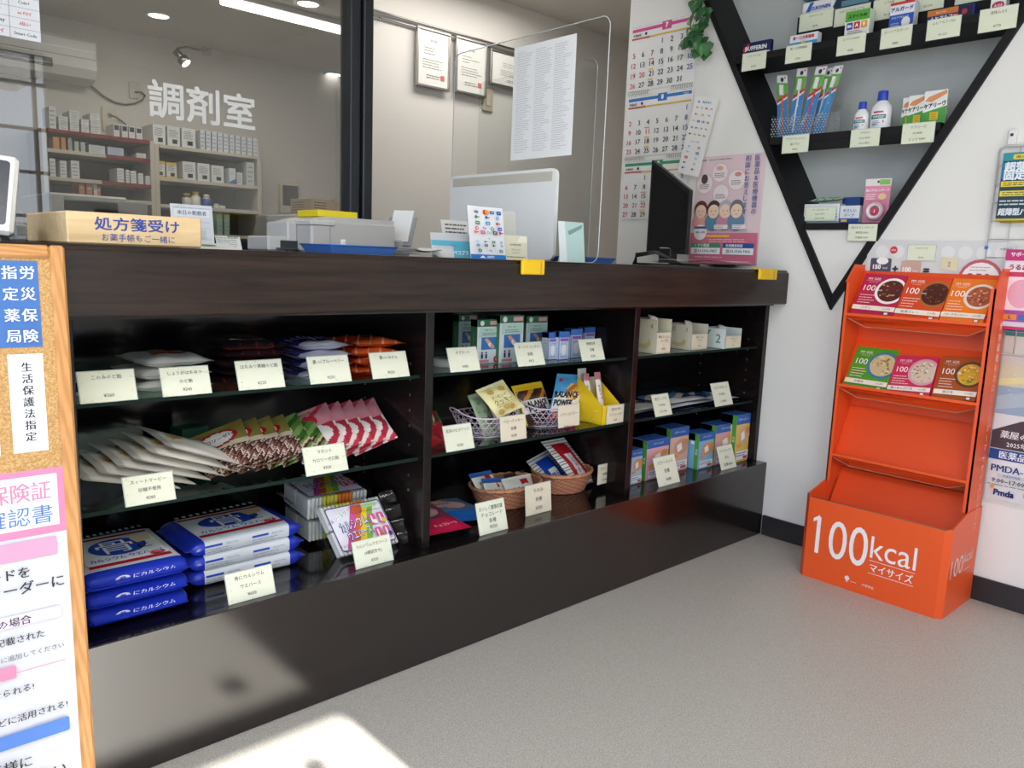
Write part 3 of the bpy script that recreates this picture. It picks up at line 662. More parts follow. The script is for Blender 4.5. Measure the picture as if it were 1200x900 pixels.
# lower middle shelf
def c_bisc(u,v): return 'b22430' if v>.45 else ('3f6a3c','c9b28c','7a2a2c')[int((u*6+v*4)%3)]
bag('biscuit_bag','red rice biscuit bag standing against the upright panel','snack bag',(1.215,1.72,.60),(1.30,1.735,.605),(1.205,1.64,.530),.022,c_bisc,seed=71)
bag('biscuit_bag','red rice biscuit bag behind the biscuit price card','snack bag',(1.255,1.755,.605),(1.345,1.765,.60),(1.26,1.69,.532),.022,c_bisc,seed=72)
def wire_basket(label, cx, cy, rx, ry, h):
    t=thing('wire_basket',label,'basket',(cx,cy,ZL),'lilac wire baskets'); LIL='dccbe0'; z0=ZL+.003
    E=lambda q,k,z:(cx+rx*k*math.cos(q),cy+ry*k*math.sin(q),z)
    P=2*math.pi
    mb=MB(); mb.tube([E(i*P/36,1,z0+h+(.012*math.cos(i*P/36)**8)) for i in range(36)],.0022,LIL,'plastic',6,True); mb.build('rim',t)
    mb=MB(); mb.tube([E(i*P/36,.72,z0) for i in range(36)],.0016,LIL,'plastic',5,True)
    for z in (.25,.5,.75): mb.tube([E(i*P/36,.72+.28*z,z0+h*z) for i in range(36)],.0009,LIL,'plastic',4,True)
    for i in range(26):
        for s_ in (1,-1): mb.tube([E((i+s_*2.2*k/5)*P/26,.72+.28*k/5,z0+h*k/5) for k in range(6)],.0009,LIL,'plastic',4)
    for i in range(7): y=(-.6+.2*i); mb.tube([(cx-rx*.72*math.sqrt(1-y*y/.52) if y*y<.5 else cx,cy+ry*y,z0),(cx+rx*.72*math.sqrt(1-y*y/.52) if y*y<.5 else cx,cy+ry*y,z0)],.0009,LIL,'plastic',4)
    mb.build('lattice',t)
    for s_ in (-1,1):
        mb=MB(); mb.tube([(cx+s_*(rx+.002+.020*math.sin(k*math.pi/10)),cy+.026*math.cos(k*math.pi/10),z0+h+.010+.018*math.sin(k*math.pi/10)) for k in range(11)],.0018,LIL,'plastic',5); mb.build('handle',t)
    return t
wire_basket('lilac wire basket holding the pastel cookie bags',1.485,1.715,.100,.085,.058)
wire_basket('lilac wire basket holding the protein snack bags',1.735,1.725,.095,.082,.058)
def pastel(c,ink,pic):
    def f(a,w,h):
        a.text('クッキー',w*.5,h*.42,.020,ink,maxw=w*.7,bold=.02); a.text('アーモンド',w*.45,h*.58,.012,ink,bold=.02); a.lines(w*.2,h*.34,w*.8,2,.006,ink,.0012)
        for k in range(5): a.disc(w*(.22+.56*((k*37)%10)/10),h*(.12+.16*((k*53)%10)/10 if k<3 else .78),w*.10,pic,w*.07)
        a.disc(w*.5,h*.94,w*.05,'f4f0e6',w*.03)
    return lambda u,v:c, f
cp=[('pale green','b9cfae','5f7a58','8fae84',(548,464),(566,459),(568,516)),('pale pink','dcbcc0','8a5a62','c99aa0',(564,459),(584,455),(585,505))]
for nm,c,ink,pic,tl,tr,bl in cp:
    cf,af=pastel(c,ink,pic); k=1.70 if nm=='pale green' else 1.69
    bag('cookie_bag',f'{nm} cookie bag leaning in the first wire basket','snack bag',at(*tl,1,k+.03),at(*tr,1,k+.05),at(*bl,1,k-.02),.018,cf,af,'pastel cookie bags in the wire basket',seed=75)
cf,af=pastel('e6dfa6','6a5c2c','c9a24e')
bag('cookie_bag','pale yellow almond cookie bag on top in the first wire basket','snack bag',at(557,458,1,1.68),at(589,445,1,1.69),at(583,490,1,1.645),.02,cf,af,'pastel cookie bags in the wire basket',seed=77)
def c_bp(top): 
    return lambda u,v: top if v<.2 or u<.03 else (('d9a45a','e9c98a','b8702f')[int((u*5+v*9)%3)] if (u-.62)**2/.06+(v-.38)**2/.035<1 else (top if v<.42 else ('f4f2ee' if v<.80 else 'a8336a')))
def a_bp(a,w,h):
    a.text('BALANCE',w*.42,h*.56,.030,'1f2430',maxw=w*.76,bold=.05); a.text('POWER',w*.36,h*.38,.030,'1f2430',maxw=w*.6,bold=.05); a.disc(w*.14,h*.86,w*.06,'c0303c',w*.05); a.text('果実たっぷり',w*.4,h*.12,.012,'f4d060',bold=.03); a.disc(w*.72,h*.30,w*.16,'d9a45a',w*.08)
bag('snack_bag','dark red protein snack bag at the back of the second wire basket','snack bag',at(595,461,1,1.775),at(622,456,1,1.785),at(607,500,1,1.72),.016,c_bp('6a2428'),None,'protein snack bags in the wire basket',seed=80)
bag('snack_bag','yellow and black protein snack bag in the second wire basket','snack bag',at(599,453,1,1.745),at(634,447,1,1.755),at(618,500,1,1.69),.018,lambda u,v:'e6c22c' if v<.14 or abs(u-.5)>.46 else (('5a2a1c','c98a2c','2a2420')[int((u*6+v*8)%3)] if v<.40 else ('ece8e0' if v<.72 else '3a2c24')),lambda a,w,h:(a.text('BALANCE',w*.5,h*.50,.024,'1f2430',maxw=w*.8,bold=.05),a.text('POWER',w*.5,h*.36,.024,'1f2430',maxw=w*.7,bold=.05)),'protein snack bags in the wire basket',seed=81)
bag('snack_bag','sky blue protein snack bag standing tall in the second wire basket','snack bag',at(653,438,1,1.735),at(686,440,1,1.725),at(640,494,1,1.685),.02,c_bp('4f9fd4'),a_bp,'protein snack bags in the wire basket',seed=82)
# yellow stick carton
t=thing('stick_carton','yellow cut away carton of pink drink sticks at the end of the lower middle shelf','carton',(1.915,1.66,ZL))
mb=MB(); x0,x1,y0,y1=1.872,1.957,1.603,1.715
P=lambda x,y,z:(x,y,ZL+z)
for x,s in ((x0,1),(x1,-1)): mb.prism([P(x,y0,0),P(x,y1,0),P(x,y1,.135),P(x,y1-.012,.135),P(x,y0,.062)],(.001*s,0,0),'ecc81e','card')
mb.prism([P(x0,y0,0),P(x1,y0,0),P(x1,y0,.062),P(x0,y0,.062)],(0,.001,0),'ecc81e','card'); mb.prism([P(x0,y1,0),P(x1,y1,0),P(x1,y1,.135),P(x0,y1,.135)],(0,-.001,0),'e4e0d4','card'); mb.prism([P(x0,y0,.0006),P(x1,y0,.0006),P(x1,y1,.0006),P(x0,y1,.0006)],(0,0,.001),'ecc81e','card')
a=Art(mb,lambda x,y:(V3((x0,y1-x,ZL+y)),V3((-1,0,0))),'card')
rn=random.Random(4)
for k in range(22): a.disc(rn.uniform(.01,.10),rn.uniform(.006,.05),.0016,'f6ecb4',n=6); a.k-=1
mb.build('carton_body',t); mb=MB(); mb.prism([P(x0+.005,y1-.002,.10),P(x0+.045,y1-.002,.10),P(x0+.045,y1+.004,.165),P(x0+.005,y1+.004,.165)],(0,.001,0),'dcdcd4','card'); mb.build('header_flap',t)
for k,(xx,yy,hh) in enumerate(((1.893,1.68,.150),(1.925,1.66,.155))):
    bag('drink_stick',('pink and white drink stick nearer the wire baskets' if k==0 else 'pink and white drink stick in the middle of the yellow carton'),'drink stick',P(xx-.012,yy+.02,hh),P(xx+.014,yy+.018,hh),P(xx-.010,yy-.015,.006),.012,lambda u,v:'c9808c' if v<.14 else ('efe6e4' if u<.72 else 'd9b0b4'),lambda a,w,h:a.vtext('生姜ゆず',w*.4,h*.75,.011,'5a2430'),'drink sticks in the yellow carton',nu=8,seed=85+k)
C2='e2d8c2'
for rows,lb,xl,xr,yb,z,Y,tl in ((('玄米のビスケット','','¥280'),'price card for rice biscuits before the red bags',524,556,527,ZL,1.594,18),(('ベビークッキー','各種','¥280'),'price card clipped on the first wire basket',588,617,513,ZL,1.600,8),(('バランスパワー','各種 ¥180'),'price card tied on the second wire basket',655,679,496,ZL+.012,1.606,4),(('薬用のど飴','ジンジャーゆず','¥180'),'price card on the yellow stick carton',711,730,496,ZL,1.599,0)):
    price_card(rows,lb,xl,xr,yb,Y,z,ratio=.72,tilt=tl,col=C2 if tl<10 else CARD)
# bottom board of the middle bay
def rattan(label,cx,cy,rx,ry,h):
    t=thing('rattan_basket',label,'basket',(cx,cy,ZB),'oval rattan baskets')
    mb=MB(); N=96; R=14
    def wv(u,v):
        q=u*2*math.pi; k=.78+.22*v+.012*math.sin(48*q/2+math.pi*(int(v*R)%2)); return V3((cx+rx*k*math.cos(q),cy+ry*k*math.sin(q),ZB+.002+h*v))
    mb.grid(wv,N,R*2,lambda u,v:('b5795a','c68c6c','a66c50')[int((u*48+ (int(v*R)))%3)],'rattan',True)
    mb.grid(lambda u,v:V3((cx+rx*(.74+.22*v)*math.cos(u*2*math.pi),cy+ry*(.74+.22*v)*math.sin(u*2*math.pi),ZB+.004+h*v)),48,4,'9a6448','rattan',True)
    mb.lathe((cx,cy,ZB),[(0.001,.001),(.78,.0012),(.78,.003)],48,'9a6448','rattan',rx,ry); mb.build('woven_side',t)
    mb=MB()
    for s_ in (0,1): mb.tube([(cx+rx*math.cos(i*math.pi/24)*(1.0+.012*math.sin(i*1.3+s_*3)),cy+ry*math.sin(i*math.pi/24)*(1.0+.012*math.sin(i*1.3+s_*3)),ZB+h+.002+.0035*math.sin(i*1.6+s_*3.1)) for i in range(48)],.0042,'c08664','rattan',6,True)
    mb.build('braided_rim',t); return t
rattan('oval rattan basket of small biscuit bags',1.605,1.745,.125,.088,.062)
rattan('oval rattan basket of long wafer packs beside the upright panel',1.862,1.752,.108,.090,.062)
def c_choc(c1,c2): return lambda u,v: c2 if v>.62 else (c1 if (u-.5)**2/.1+(v-.3)**2/.04>1 else 'c9a4a8')
bag('chocolate_bag','crimson chocolate bag lying beside the upright panel on the bottom board','snack bag',(1.20,1.79,.325),(1.345,1.775,.325),(1.215,1.625,.297),.016,c_choc('8a4458','c01f4c'),lambda a,w,h:(a.text('チョコレート',w*.6,h*.2,.014,'f0d8dc',maxw=w*.5,bold=.02)),'chocolate bags on the bottom board',seed=90,edge=1)
bag('chocolate_bag','blue chocolate bag half under the crimson one','snack bag',(1.29,1.83,.322),(1.455,1.80,.315),(1.345,1.665,.298),.014,c_choc('54708c','2260b0'),lambda a,w,h:(a.text('カカオ',w*.45,h*.5,.015,'dfe6ee',bold=.02),a.lines(w*.2,h*.72,w*.7,1,.006,'20303c',.004)),'chocolate bags on the bottom board',seed=91)
bag('chocolate_bag','dark brown chocolate bag at the back of the bottom board','snack bag',(1.235,1.88,.328),(1.375,1.87,.330),(1.25,1.80,.320),.012,lambda u,v:'b89a3c' if v<.06 or v>.94 else '1c1512',None,'chocolate bags on the bottom board',seed=92)
def c_snk(u,v): return '2f5fa8' if v<.16 else (('d8b070','e6ca90')[int(u*9+v*8)%2] if v>.55 and (u-.5)**2<.13 else 'e4e0d6')
def a_snk(a,w,h): a.rect(w*.55,h*.70,w*.80,h*.88,'b52a34'); a.text('ちのみ',w*.40,h*.58,.016,'33302c',bold=.03); a.lines(w*.15,h*.48,w*.7,2,.007,'55504a',.0015); a.disc(w*.3,h*.22,w*.14,'cf9f52',w*.1); a.disc(w*.62,h*.18,w*.15,'d9ae66',w*.1)
for i,(tl,tr,bl,k,nm) in enumerate((((549,556),(575,551),(566,590),1.79,'rearmost'),((564,561),(590,560),(574,600),1.755,'in the middle, blue topped'),((587,562),(621,555),(600,598),1.745,'nearest the price card'))):
    bag('biscuit_bag',f'small cream biscuit bag in the first rattan basket, {nm}','snack bag',at(*tl,1,k),at(*tr,1,k+.005),at(*bl,1,k-.055),.018,c_snk if i<2 else (lambda u,v: 'e4e0d6' if c_snk(u,v)=='2f5fa8' else c_snk(u,v)),a_snk,'biscuit bags in the rattan basket',seed=95+i)
bag('biscuit_bag','dark brown biscuit bag at the back of the first rattan basket','snack bag',at(590,556,1,1.80),at(614,551,1,1.805),at(596,590,1,1.76),.014,lambda u,v:'3c2a22',None,'biscuit bags in the rattan basket',seed=99)
def c_long(c): return lambda u,v: (c if .2<u<.8 and .1<v<.92 else ('e6e4e2' if (v*16)%1<.5 else '8f8a86')) if not (.34<u<.66 and .35<v<.7) else 'ece8e8'
bag('wafer_pack','blue and white wafer pack leaning in the second rattan basket','wafer pack',at(617,541,1,1.83),at(642,527,1,1.86),at(657,592,1,1.70),.026,c_long('1f46b0'),lambda a,w,h:(a.disc(w*.5,h*.2,w*.16,'2a52c0'),a.text('鉄分',w*.5,h*.5,.022,'1f2f78',bold=.03)),'wafer packs in the rattan basket',m='gloss',seed=101)
bag('wafer_pack','red and white wafer pack leaning in the second rattan basket','wafer pack',at(634,518,1,1.81),at(661,513,1,1.82),at(675,570,1,1.705),.026,c_long('b81f2c'),lambda a,w,h:(a.disc(w*.5,h*.22,w*.16,'ece8e8'),a.text('ウエハース',w*.5,h*.5,.02,'7a1a24',rot=90,bold=.03),a.text('カルシウム',w*.5,h*.08,.014,'f4e8e8',maxw=w*.6,bold=.03)),'wafer packs in the rattan basket',m='gloss',seed=102)
for rows,lb,xl,xr,yb,z,Y,tl in ((('おいしく健康応援','チョコレート','各種','¥300'),'price card for chocolate on the bottom board edge',563,595,625,ZB,1.56,16),(('ちのみ','各種','¥200'),'price card on the first rattan basket',617,646,600,ZB,1.605,6),(('カルシウム','各種','¥180'),'price card on the second rattan basket',700,715,575,ZB+.022,1.655,0)):
    price_card(rows,lb,xl,xr,yb,Y,z,ratio=.85 if tl else 1.0,tilt=tl,col=CARD if tl>10 else C2)

# ================================================================== bay next to the white wall
for i,(xl,yb,xr,yt,num,c) in enumerate(((768,415.5,785,375,'4','e4dcc0'),(809,411,828,381,'3','e6dfc8'),(849,409.5,867.5,386,'2','dfe6e2'))):
    fr,w,h=fpx(xl,yb,xr,yt,ZU); D=.105; fr.O=fr.O+V3((0,0,0)); G='2f8a68' if i==2 else 'd9cfa8'
    t=thing('dressing_carton',f'open {("cream","cream","white and green")[i]} dressing carton marked with the number {num}','carton',tuple(fr.p(w/2,0,D/2)),'open dressing cartons on the upper shelf')
    mb=MB()
    for lo,hi in (((0,0,0),(w,D,.0012)),((0,0,0),(.0012,D,h)),((w-.0012,0,0),(w,D,h)),((0,D-.0012,0),(w,D,h)),((0,0,0),(w,.0012,h*.62))): mb.box(lo,hi,c if not(i==2 and hi[1]<.01) else '35906c','card',.0003,fr)
    a=Art(mb,lambda x,y:(fr.p(0,y,D-x),-fr.ex),'card')
    if i<2: a.disc(D*.5,h*.30,D*.30,'d9c98a',h*.18); a.disc(D*.42,h*.42,D*.28,c,h*.16)
    a.text(num,D*(.80 if i<2 else .72),h*(.80 if i<2 else .5),h*(.22 if i<2 else .62),'8a8672' if i<2 else '2f8f6c',bold=.02)
    if i==1: a.text('VE',D*.25,h*.78,h*.24,'9a9684')
    if i==2: a.poly([(0,h*.3),(D*.28,h*.9),(D*.42,h*.9),(D*.1,h*.2)],'4fae8c')
    mb.build('carton_body',t)
    for k in range(4):
        x=w*(.15+.22*k); bag('dressing_sachet',f'clear sachet standing in the {("taller cream carton","shorter cream carton","white and green carton")[i]}','sachet',fr.p(x-.012,h*1.05+.004*(k%2),.03+.017*k),fr.p(x+.035,h*1.02,.036+.017*k),fr.p(x-.010,.004,.022+.017*k),.014,'e6e7e8',None,f'sachets in the carton marked {num}',m='film',nu=10,nv=12,seed=110+k+10*i)
    f2=Fr(fr.p(.003,0.004,-.0015)); o=_card(f2,w-.006,h*.58,('防水フィルム','パッド付','S','¥300'),C2); tag(o,f'price card on the front of the carton marked {num}','price card',GC)
def c_flat1(u,v): return ('b9824a','d8b07c','3f4a7a')[int((u*4+v*5)%3)] if v<.6 else 'e4e2de'
def c_flat2(u,v): return ('2f5f9a','5f8fc0','e0dcd8','34507a')[int((u*5+v*6)%4)] if v<.7 else 'dedfe2'
for i,(x0,x1,y0,y1,cf,nm) in enumerate(((2.07,2.26,1.64,1.80,c_flat1,'orange and blue support pack lying near the upright panel'),(2.08,2.28,1.655,1.81,c_flat1,'support pack lying under the orange and blue one'),(2.30,2.55,1.66,1.83,c_flat2,'blue compress pack lying on top in the middle of the shelf'),(2.29,2.57,1.65,1.83,c_flat2,'blue compress pack lying lowest in the middle of the shelf'),(2.58,2.735,1.65,1.82,c_flat2,'pale blue compress pack lying next to the white wall'))):
    z=ZL+(.012 if i in (0,2) else 0); flat('flat_pack',nm,x0,x1,y0,y1,z,.011,cf,None,seed=120+i,group='flat packs on the lower shelf',cat='flat pack')
price_card(('着圧ソックス','M ¥980','L ¥1,080'),'price card before the orange and blue support packs',769,788,485,1.592,ZL,ratio=.80)
price_card(('リストサポート','M ¥580','L ¥680'),'price card before the blue compress packs',839,859,473,1.592,ZL,ratio=.74)
def art_pad(c1,c2):
    def f(a,w,h):
        a.rect(0,h*.80,w,h,'2f62b0'); a.text('パワーパッド',w*.5,h*.90,h*.07,'dfe6f4',maxw=w*.8,bold=.02)
        a.rect(w*.05,h*.03,w*.97,h*.80,c1); a.disc(w*.6,h*.56,w*.40,c2,h*.18); a.poly([(w*.35,h*.60),(w*.58,h*.66),(w*.66,h*.50),(w*.42,h*.44)],'f2efec'); a.disc(w*.82,h*.66,w*.15,'d2925a',h*.07); a.disc(w*.25,h*.36,w*.2,'e6a04c',h*.05)
        a.rect(w*.08,h*.05,w*.97,h*.24,'e6e6ea'); a.lines(w*.12,h*.20,w*.9,2,h*.05,'4a5a90',h*.018); a.rect(w*.6,h*.06,w*.9,h*.12,'d0384a')
    return f
pads=((738,569,751,529,'a9c4e0','d2976a','blue, half hidden by the upright panel'),(756,564,781,518,'e3a9bf','d8a888','pink, second from the upright panel'),(783,555,804,504,'d9b4a4','c99a86','tall salmon, behind the pink one'),(817,551,834,510,'7fb6dc','d2976a','light blue, in the middle of the row'),(836,546,858,500,'dfa3ae','d8a888','pink, beside the tilted card'),(860,539,881,488,'e2bd62','d8b088','tall yellow, nearest the white wall'))
for i,(xl,yb,xr,yt,c1,c2,nm) in enumerate(pads):
    fr,w,h=fpx(xl,yb,xr,yt,ZB,0,1.60 if i==5 else None)
    if i==5: w=min(w,2.754-fr.O.x)
    carton('wound_pad_box',f'wound pad box with blue top, {nm}','box',fr,w,h,.07,c1,art_pad(c1,c2),top='2f62b0',group='wound pad boxes on the bottom board',side=c1,sideart=lambda a,d,h:(a.rect(0,h*.8,d,h,'2f62b0'),a.rect(d*.74,0,d,h,'4f9a3c'),a.text('防水',d*.87,h*.5,.012,'eef4e4',rot=90),a.rect(d*.5,h*.7,d*.7,h*.78,'e8eef4')))
price_card(('パワーパッド','各種','¥480'),'price card before the pink wound pad box',773,797,564,1.565,ZB,ratio=.82)
price_card(('バンドエイド','防水','各種 ¥580'),'price card before the yellow wound pad box',846,863,549,1.565,ZB,ratio=.86)
# ================================================================== goods on the triangular wall shelf
def wpx(xl, yb, xr, yt, X, z=None, a=-90):
    """front frame of something facing away from the white wall at distance plane X"""
    P=at(xl,yb,0,X); Q=at(xr,yb,0,X); h=at(xl,yt,0,X).z-P.z
    if z is not None: P.z=z+.0006
    return Fr(P,a), P.y-Q.y, h
def art_simple(bg,ink,txt,sub=None,band=None,tx='2a3a8c',size=.42):
    def f(a,w,h):
        if band: a.rect(0,0,w,h*.34,band)
        a.text(txt,w*.5,h*.58,h*size,tx,maxw=w*.86,bold=.05)
        if sub: a.text(sub,w*.5,h*.18,h*.17,ink,maxw=w*.8,bold=.02)
    return f
GV='price cards on the triangular wall shelf'
def wall_card(rows,label,xl,xr,yt,yb,X,dy=0):
    fr,w,h=wpx(xl,yb,xr,yt,X); t=_card(fr,w,h,rows,'e0e6cf'); tag(t,label,'price card',GV); return t
S1,S2,S3=1.829,1.515,1.2015
def vbox(name,label,xl,yb,xr,yt,X,z,d,col,art,side=None,top=None,sideart=None,cat='medicine box',a=-90):
    fr,w,h=wpx(xl,yb,xr,yt,X,z,a); return carton(name,label,cat,fr,w,h,d,col,art,side,top,'boxes on the triangular wall shelf',sideart=sideart)
vbox('medicine_box','dark navy painkiller box beside the slanting edge on the upper shelf',870,65,902,49,2.80,S1,.02,'1d2250',lambda a,w,h:(a.rect(0,0,w,h*.22,'dfe0e4'),a.poly([(0,h*.55),(w*.22,h*.95),(w*.24,h*.6),(w*.06,h*.25)],'cf2f44'),a.text('BUFFERIN',w*.48,h*.55,h*.42,'e8e8ec',maxw=w*.78,bold=.05),a.text('バファリン',w*.4,h*.1,h*.14,'44485a')))
vbox('medicine_box','small white and light blue medicine box on the upper shelf',925,54,957,39,2.80,S1,.03,'e4eaf0',lambda a,w,h:(a.rect(0,0,w,h*.42,'3f9fd0'),a.text('第一三共胃腸薬',w*.5,h*.74,h*.26,'c03a3a',maxw=w*.9,bold=.04),a.disc(w*.5,h*.3,w*.08,'e6c84a',h*.14),a.text('プラス',w*.5,h*.5,h*.16,'2a5a9c')),top='dfe6ee')
vbox('vitamin_box','green topped vitamin box with three coloured squares',989,43,1017,12,2.80,S1,.035,'f0f0ec',lambda a,w,h:(a.rect(0,h*.62,w,h,'57a83c'),a.text('スマイル40',w*.5,h*.80,h*.15,'0f3a1c',maxw=w*.86,bold=.06),a.rect(w*.08,h*.32,w*.33,h*.58,'2f4fa8'),a.rect(w*.38,h*.32,w*.63,h*.58,'c83a3c'),a.rect(w*.68,h*.32,w*.93,h*.58,'e8a62c'),a.text('B6',w*.205,h*.45,h*.15,'ffffff',bold=.05),a.text('A',w*.505,h*.45,h*.17,'ffffff',bold=.05),a.text('E',w*.805,h*.45,h*.17,'ffffff',bold=.05),a.lines(w*.15,h*.26,w*.85,3,h*.07,'55534a',h*.025)),side='dfe8dc')
vbox('eye_drop_box','blue and white eye drop box with red top strip',1041,34,1069,2,2.80,S1,.035,'e4e8f0',lambda a,w,h:(a.rect(0,0,w,h*.55,'2c58b4'),a.rect(0,h*.9,w,h,'c83a3c'),a.text('アルガード',w*.5,h*.74,h*.17,'2a2f6c',maxw=w*.9,bold=.06),a.text('クリアブロック',w*.45,h*.44,h*.09,'e8ecf4',bold=.03),a.disc(w*.7,h*.25,w*.18,'e4e6ea',h*.18),a.lines(w*.08,h*.25,w*.45,3,h*.07,'c9d4ec',h*.02)),side='d9dce4')
vbox('ointment_box','long navy and orange ointment box lying on the upper shelf',1086,27,1140,12,2.80,S1,.03,'1f2a6a',lambda a,w,h:(a.rect(0,h*.55,w*.66,h,'c9763a'),a.text('ムヒアルファ',w*.36,h*.32,h*.34,'e8ecf4',maxw=w*.6,bold=.06),a.text('EX',w*.62,h*.30,h*.36,'e06a2c',bold=.05),a.rect(w*.68,h*.1,w*.96,h*.9,'14163a'),a.disc(w*.8,h*.5,w*.06,'b03038'),a.text('虫さされ',w*.3,h*.76,h*.2,'f0e0c0',bold=.02)))
vbox('medicine_box','white box with a crimson oval at the high end of the upper shelf',1160,12,1178,-14,2.80,S1,.03,'ecebea',lambda a,w,h:(a.disc(w*.5,h*.30,w*.40,'c02a5c',h*.17),a.text('ムヒS',w*.5,h*.30,h*.14,'f4e8ee',bold=.05),a.lines(w*.1,h*.08,w*.9,1,.004,'444448',.0012)))
XR=XW+.088
vbox('medicine_box','white and blue painkiller box on the black riser',940,17,975,1,XR+.01,zR,.03,'e4e6ea',lambda a,w,h:(a.rect(0,0,w,h*.25,'2f58a0'),a.poly([(w*.12,h*.3),(w*.25,h*.95),(w*.38,h*.95),(w*.25,h*.3)],'2c60b8'),a.text('LOXONIN',w*.58,h*.50,h*.36,'2a3f9c',maxw=w*.74,bold=.06)),top='cfd6de')
vbox('medicine_box','second painkiller box stacked on the white and blue one',941,1,974,-12,XR+.012,at(940,1,0,XR+.01).z,.03,'5f8f9c',lambda a,w,h:(a.rect(0,0,w,h*.4,'2f58a0'),a.text('LOXONIN',w*.5,h*.6,h*.3,'e8ecf4',maxw=w*.8,bold=.04)))
vbox('medicine_box','dark blue box with a pale seven on the black riser',964,9,1020,-22,XR+.012,zR,.03,'20344a',lambda a,w,h:(a.text('7',w*.25,h*.4,h*.5,'c9d6dc',bold=.04),a.rect(w*.4,h*.1,w*.95,h*.3,'5f8a9c')))
for rows,lb,xl,xr,yt,yb,X in ((('バファリンA','','¥770'),'price card below the navy painkiller box',869,896,64,84,XF-.006),(('第一三共胃腸薬','','¥750'),'price card below the light blue medicine box',920,949,55,75,XF-.006),(('スマイル40EX','','¥980'),'price card below the vitamin box',980,1012,44,66,XF-.006),(('ロートアルガード','','¥880'),'price card below the eye drop box',1031,1066,35,58,XF-.006),(('ムヒアルファEX','','¥1,220'),'price card below the long ointment box',1085,1123,25,48,XF-.006),(('液体ムヒS','','¥770'),'price card below the crimson oval box',1146,1189,13,39,XF-.006),
    (('ロキソニンS','','¥770'),'price card below the white and blue painkiller box on the riser',936,974,18,38,XR-.006),(('ロキソニンプレミアム','','¥1,280'),'price card below the dark blue box on the riser',977,1017,12,32,XR-.006),(('イブA錠','','¥1,280'),'price card on the riser behind the eye drop box',1022,1058,2,25,XR-.006),(('バンテリン','','¥1,500'),'price card on the riser behind the long ointment box',1070,1104,-8,15,XR-.006),(('ガスター10','','¥1,200'),'price card on the riser beyond the ointment box',1119,1160,-14,6,XR-.006),
    (('アクアフレッシュ','歯ブラシ','¥200'),'price card below the toothbrush packs',916,946,160,180,XF-.006),(('マキロン','30ml ¥550','75ml ¥820'),'price card below the two antiseptic bottles',996,1029,153,173,XF-.006),(('ケアリーヴ','M ¥480','ビッグ ¥480'),'price card below the green plaster boxes',1056,1093,146,169,XF-.006),
    (('肌にやさしいテープ','通気性 ¥350','不織布 ¥340'),'price card below the pink tape pack',993,1026,263,282,XF-.006)):
    wall_card(rows,lb,xl,xr,yt,yb,X)
# toothbrush packs in a clear tray
tr=thing('display_tray','clear dimpled tray holding the toothbrush packs','tray',(2.83,at(945,158,0,2.83).y,S2))
yA=at(904,160,0,XW+.02).y; yB=at(985,150,0,XW+.02).y
mb=MB()
for lo,hi in (((XW+.012,yB,S2+.001),(XW+.0135,yA,S2+.075)),((XW+.09,yB,S2+.001),(XW+.0915,yA,S2+.11)),((XW+.012,yB,S2+.001),(XW+.09,yB+.0015,S2+.085)),((XW+.012,yA-.0015,S2+.001),(XW+.09,yA,S2+.085)),((XW+.012,yB,S2+.0008),(XW+.09,yA,S2+.002))): mb.box(lo,hi,'ffffff','clear',.0002)
mb.build('tray_shell',tr)
mb=MB()
for j in range(8):
    for k in range(int((yA-yB)/.011)):
        y=yB+.006+.011*k+.0055*(j%2); z=S2+.008+.0088*j; mb.raw([(XW+.0105,y,z),(XW+.012,y-.003,z),(XW+.012,y,z-.003),(XW+.012,y+.003,z),(XW+.012,y,z+.003)],[(0,1,2),(0,2,3),(0,3,4),(0,4,1)],'c4ccd0','gloss')
o=mb.build('dimpled_front',tr); o['kind']='stuff'
for i,(tl,trr,bl,X0,X1,nm) in enumerate((((910,88),(922,88),(911,158),.06,.03,'the short upright one beside the slanting edge'),((934,80),(946,79),(922,160),.05,.025,'leaning behind the first full length one'),((956,78),(969,77),(934,158),.045,.022,'in the middle of the tray'),((966,80),(977,79),(950,155),.065,.05,'half hidden behind the middle one'),((977,77),(988,76),(952,158),.04,.022,'leaning furthest towards the bottles'))):
    TL=at(*tl,0,XW+X0); TR=at(*trr,0,XW+X0); BL=at(*bl,0,XW+X1); dz=S2+.004-BL.z; BL.z=S2+.004
    f=Fr3(TL,TR,BL); w,h=f.w,f.h
    t=thing('toothbrush_pack',f'toothbrush pack with green and blue card, {nm}','toothbrush pack',tuple(f.p(w/2,0,.005)),'toothbrush packs in the clear tray')
    mb=MB(); mb.box((0,.004,0),(w,.005,h),'e6e8ea','card',.0003,f); f_=Fr(f.p(0,0,.004)); f_.ex,f_.ez,f_.n=f.ex,f.ez,f.n; a=Art(mb,f_,'card')
    a.rect(0,h*.62,w,h*.88,'74b84e'); a.rect(0,0,w,h*.62,'3f86c8'); a.disc(w*.5,h*.93,w*.16,'3a3c40',w*.2); a.poly([(0,h*.60),(w,h*.72),(w,h*.66),(0,h*.54)],'c8383c'); a.poly([(0,h*.55),(w,h*.67),(w,h*.64),(0,h*.52)],'eef0f2')
    a.text('アクアフレッシュ',w*.35,h*.32,.010,'eef0f4',rot=78,bold=.04,maxw=h*.4); a.disc(w*.8,h*.96,w*.08,'d0483c'); mb.build('printed_card',t)
    mb=MB(); mb.tube([f.p(w*.5,h*.06+.0,.001),f.p(w*.5,h*.35,.0),f.p(w*.52,h*.55,.0015),f.p(w*.5,h*.84,.001)],.0035,('d8703c','e4e4e2','d84a5c','e4e4e2','4fa0c8')[i],'plastic',6); mb.box((w*.32,-.006,h*.68),(w*.68,.001,h*.84),'eef0f2','matte',.001,f); mb.build('brush',t)
    mb=MB(); mb.box((w*.06,-.008,.004),(w*.94,.0038,h*.88),'ffffff','clear',.003,f); mb.build('blister',t)
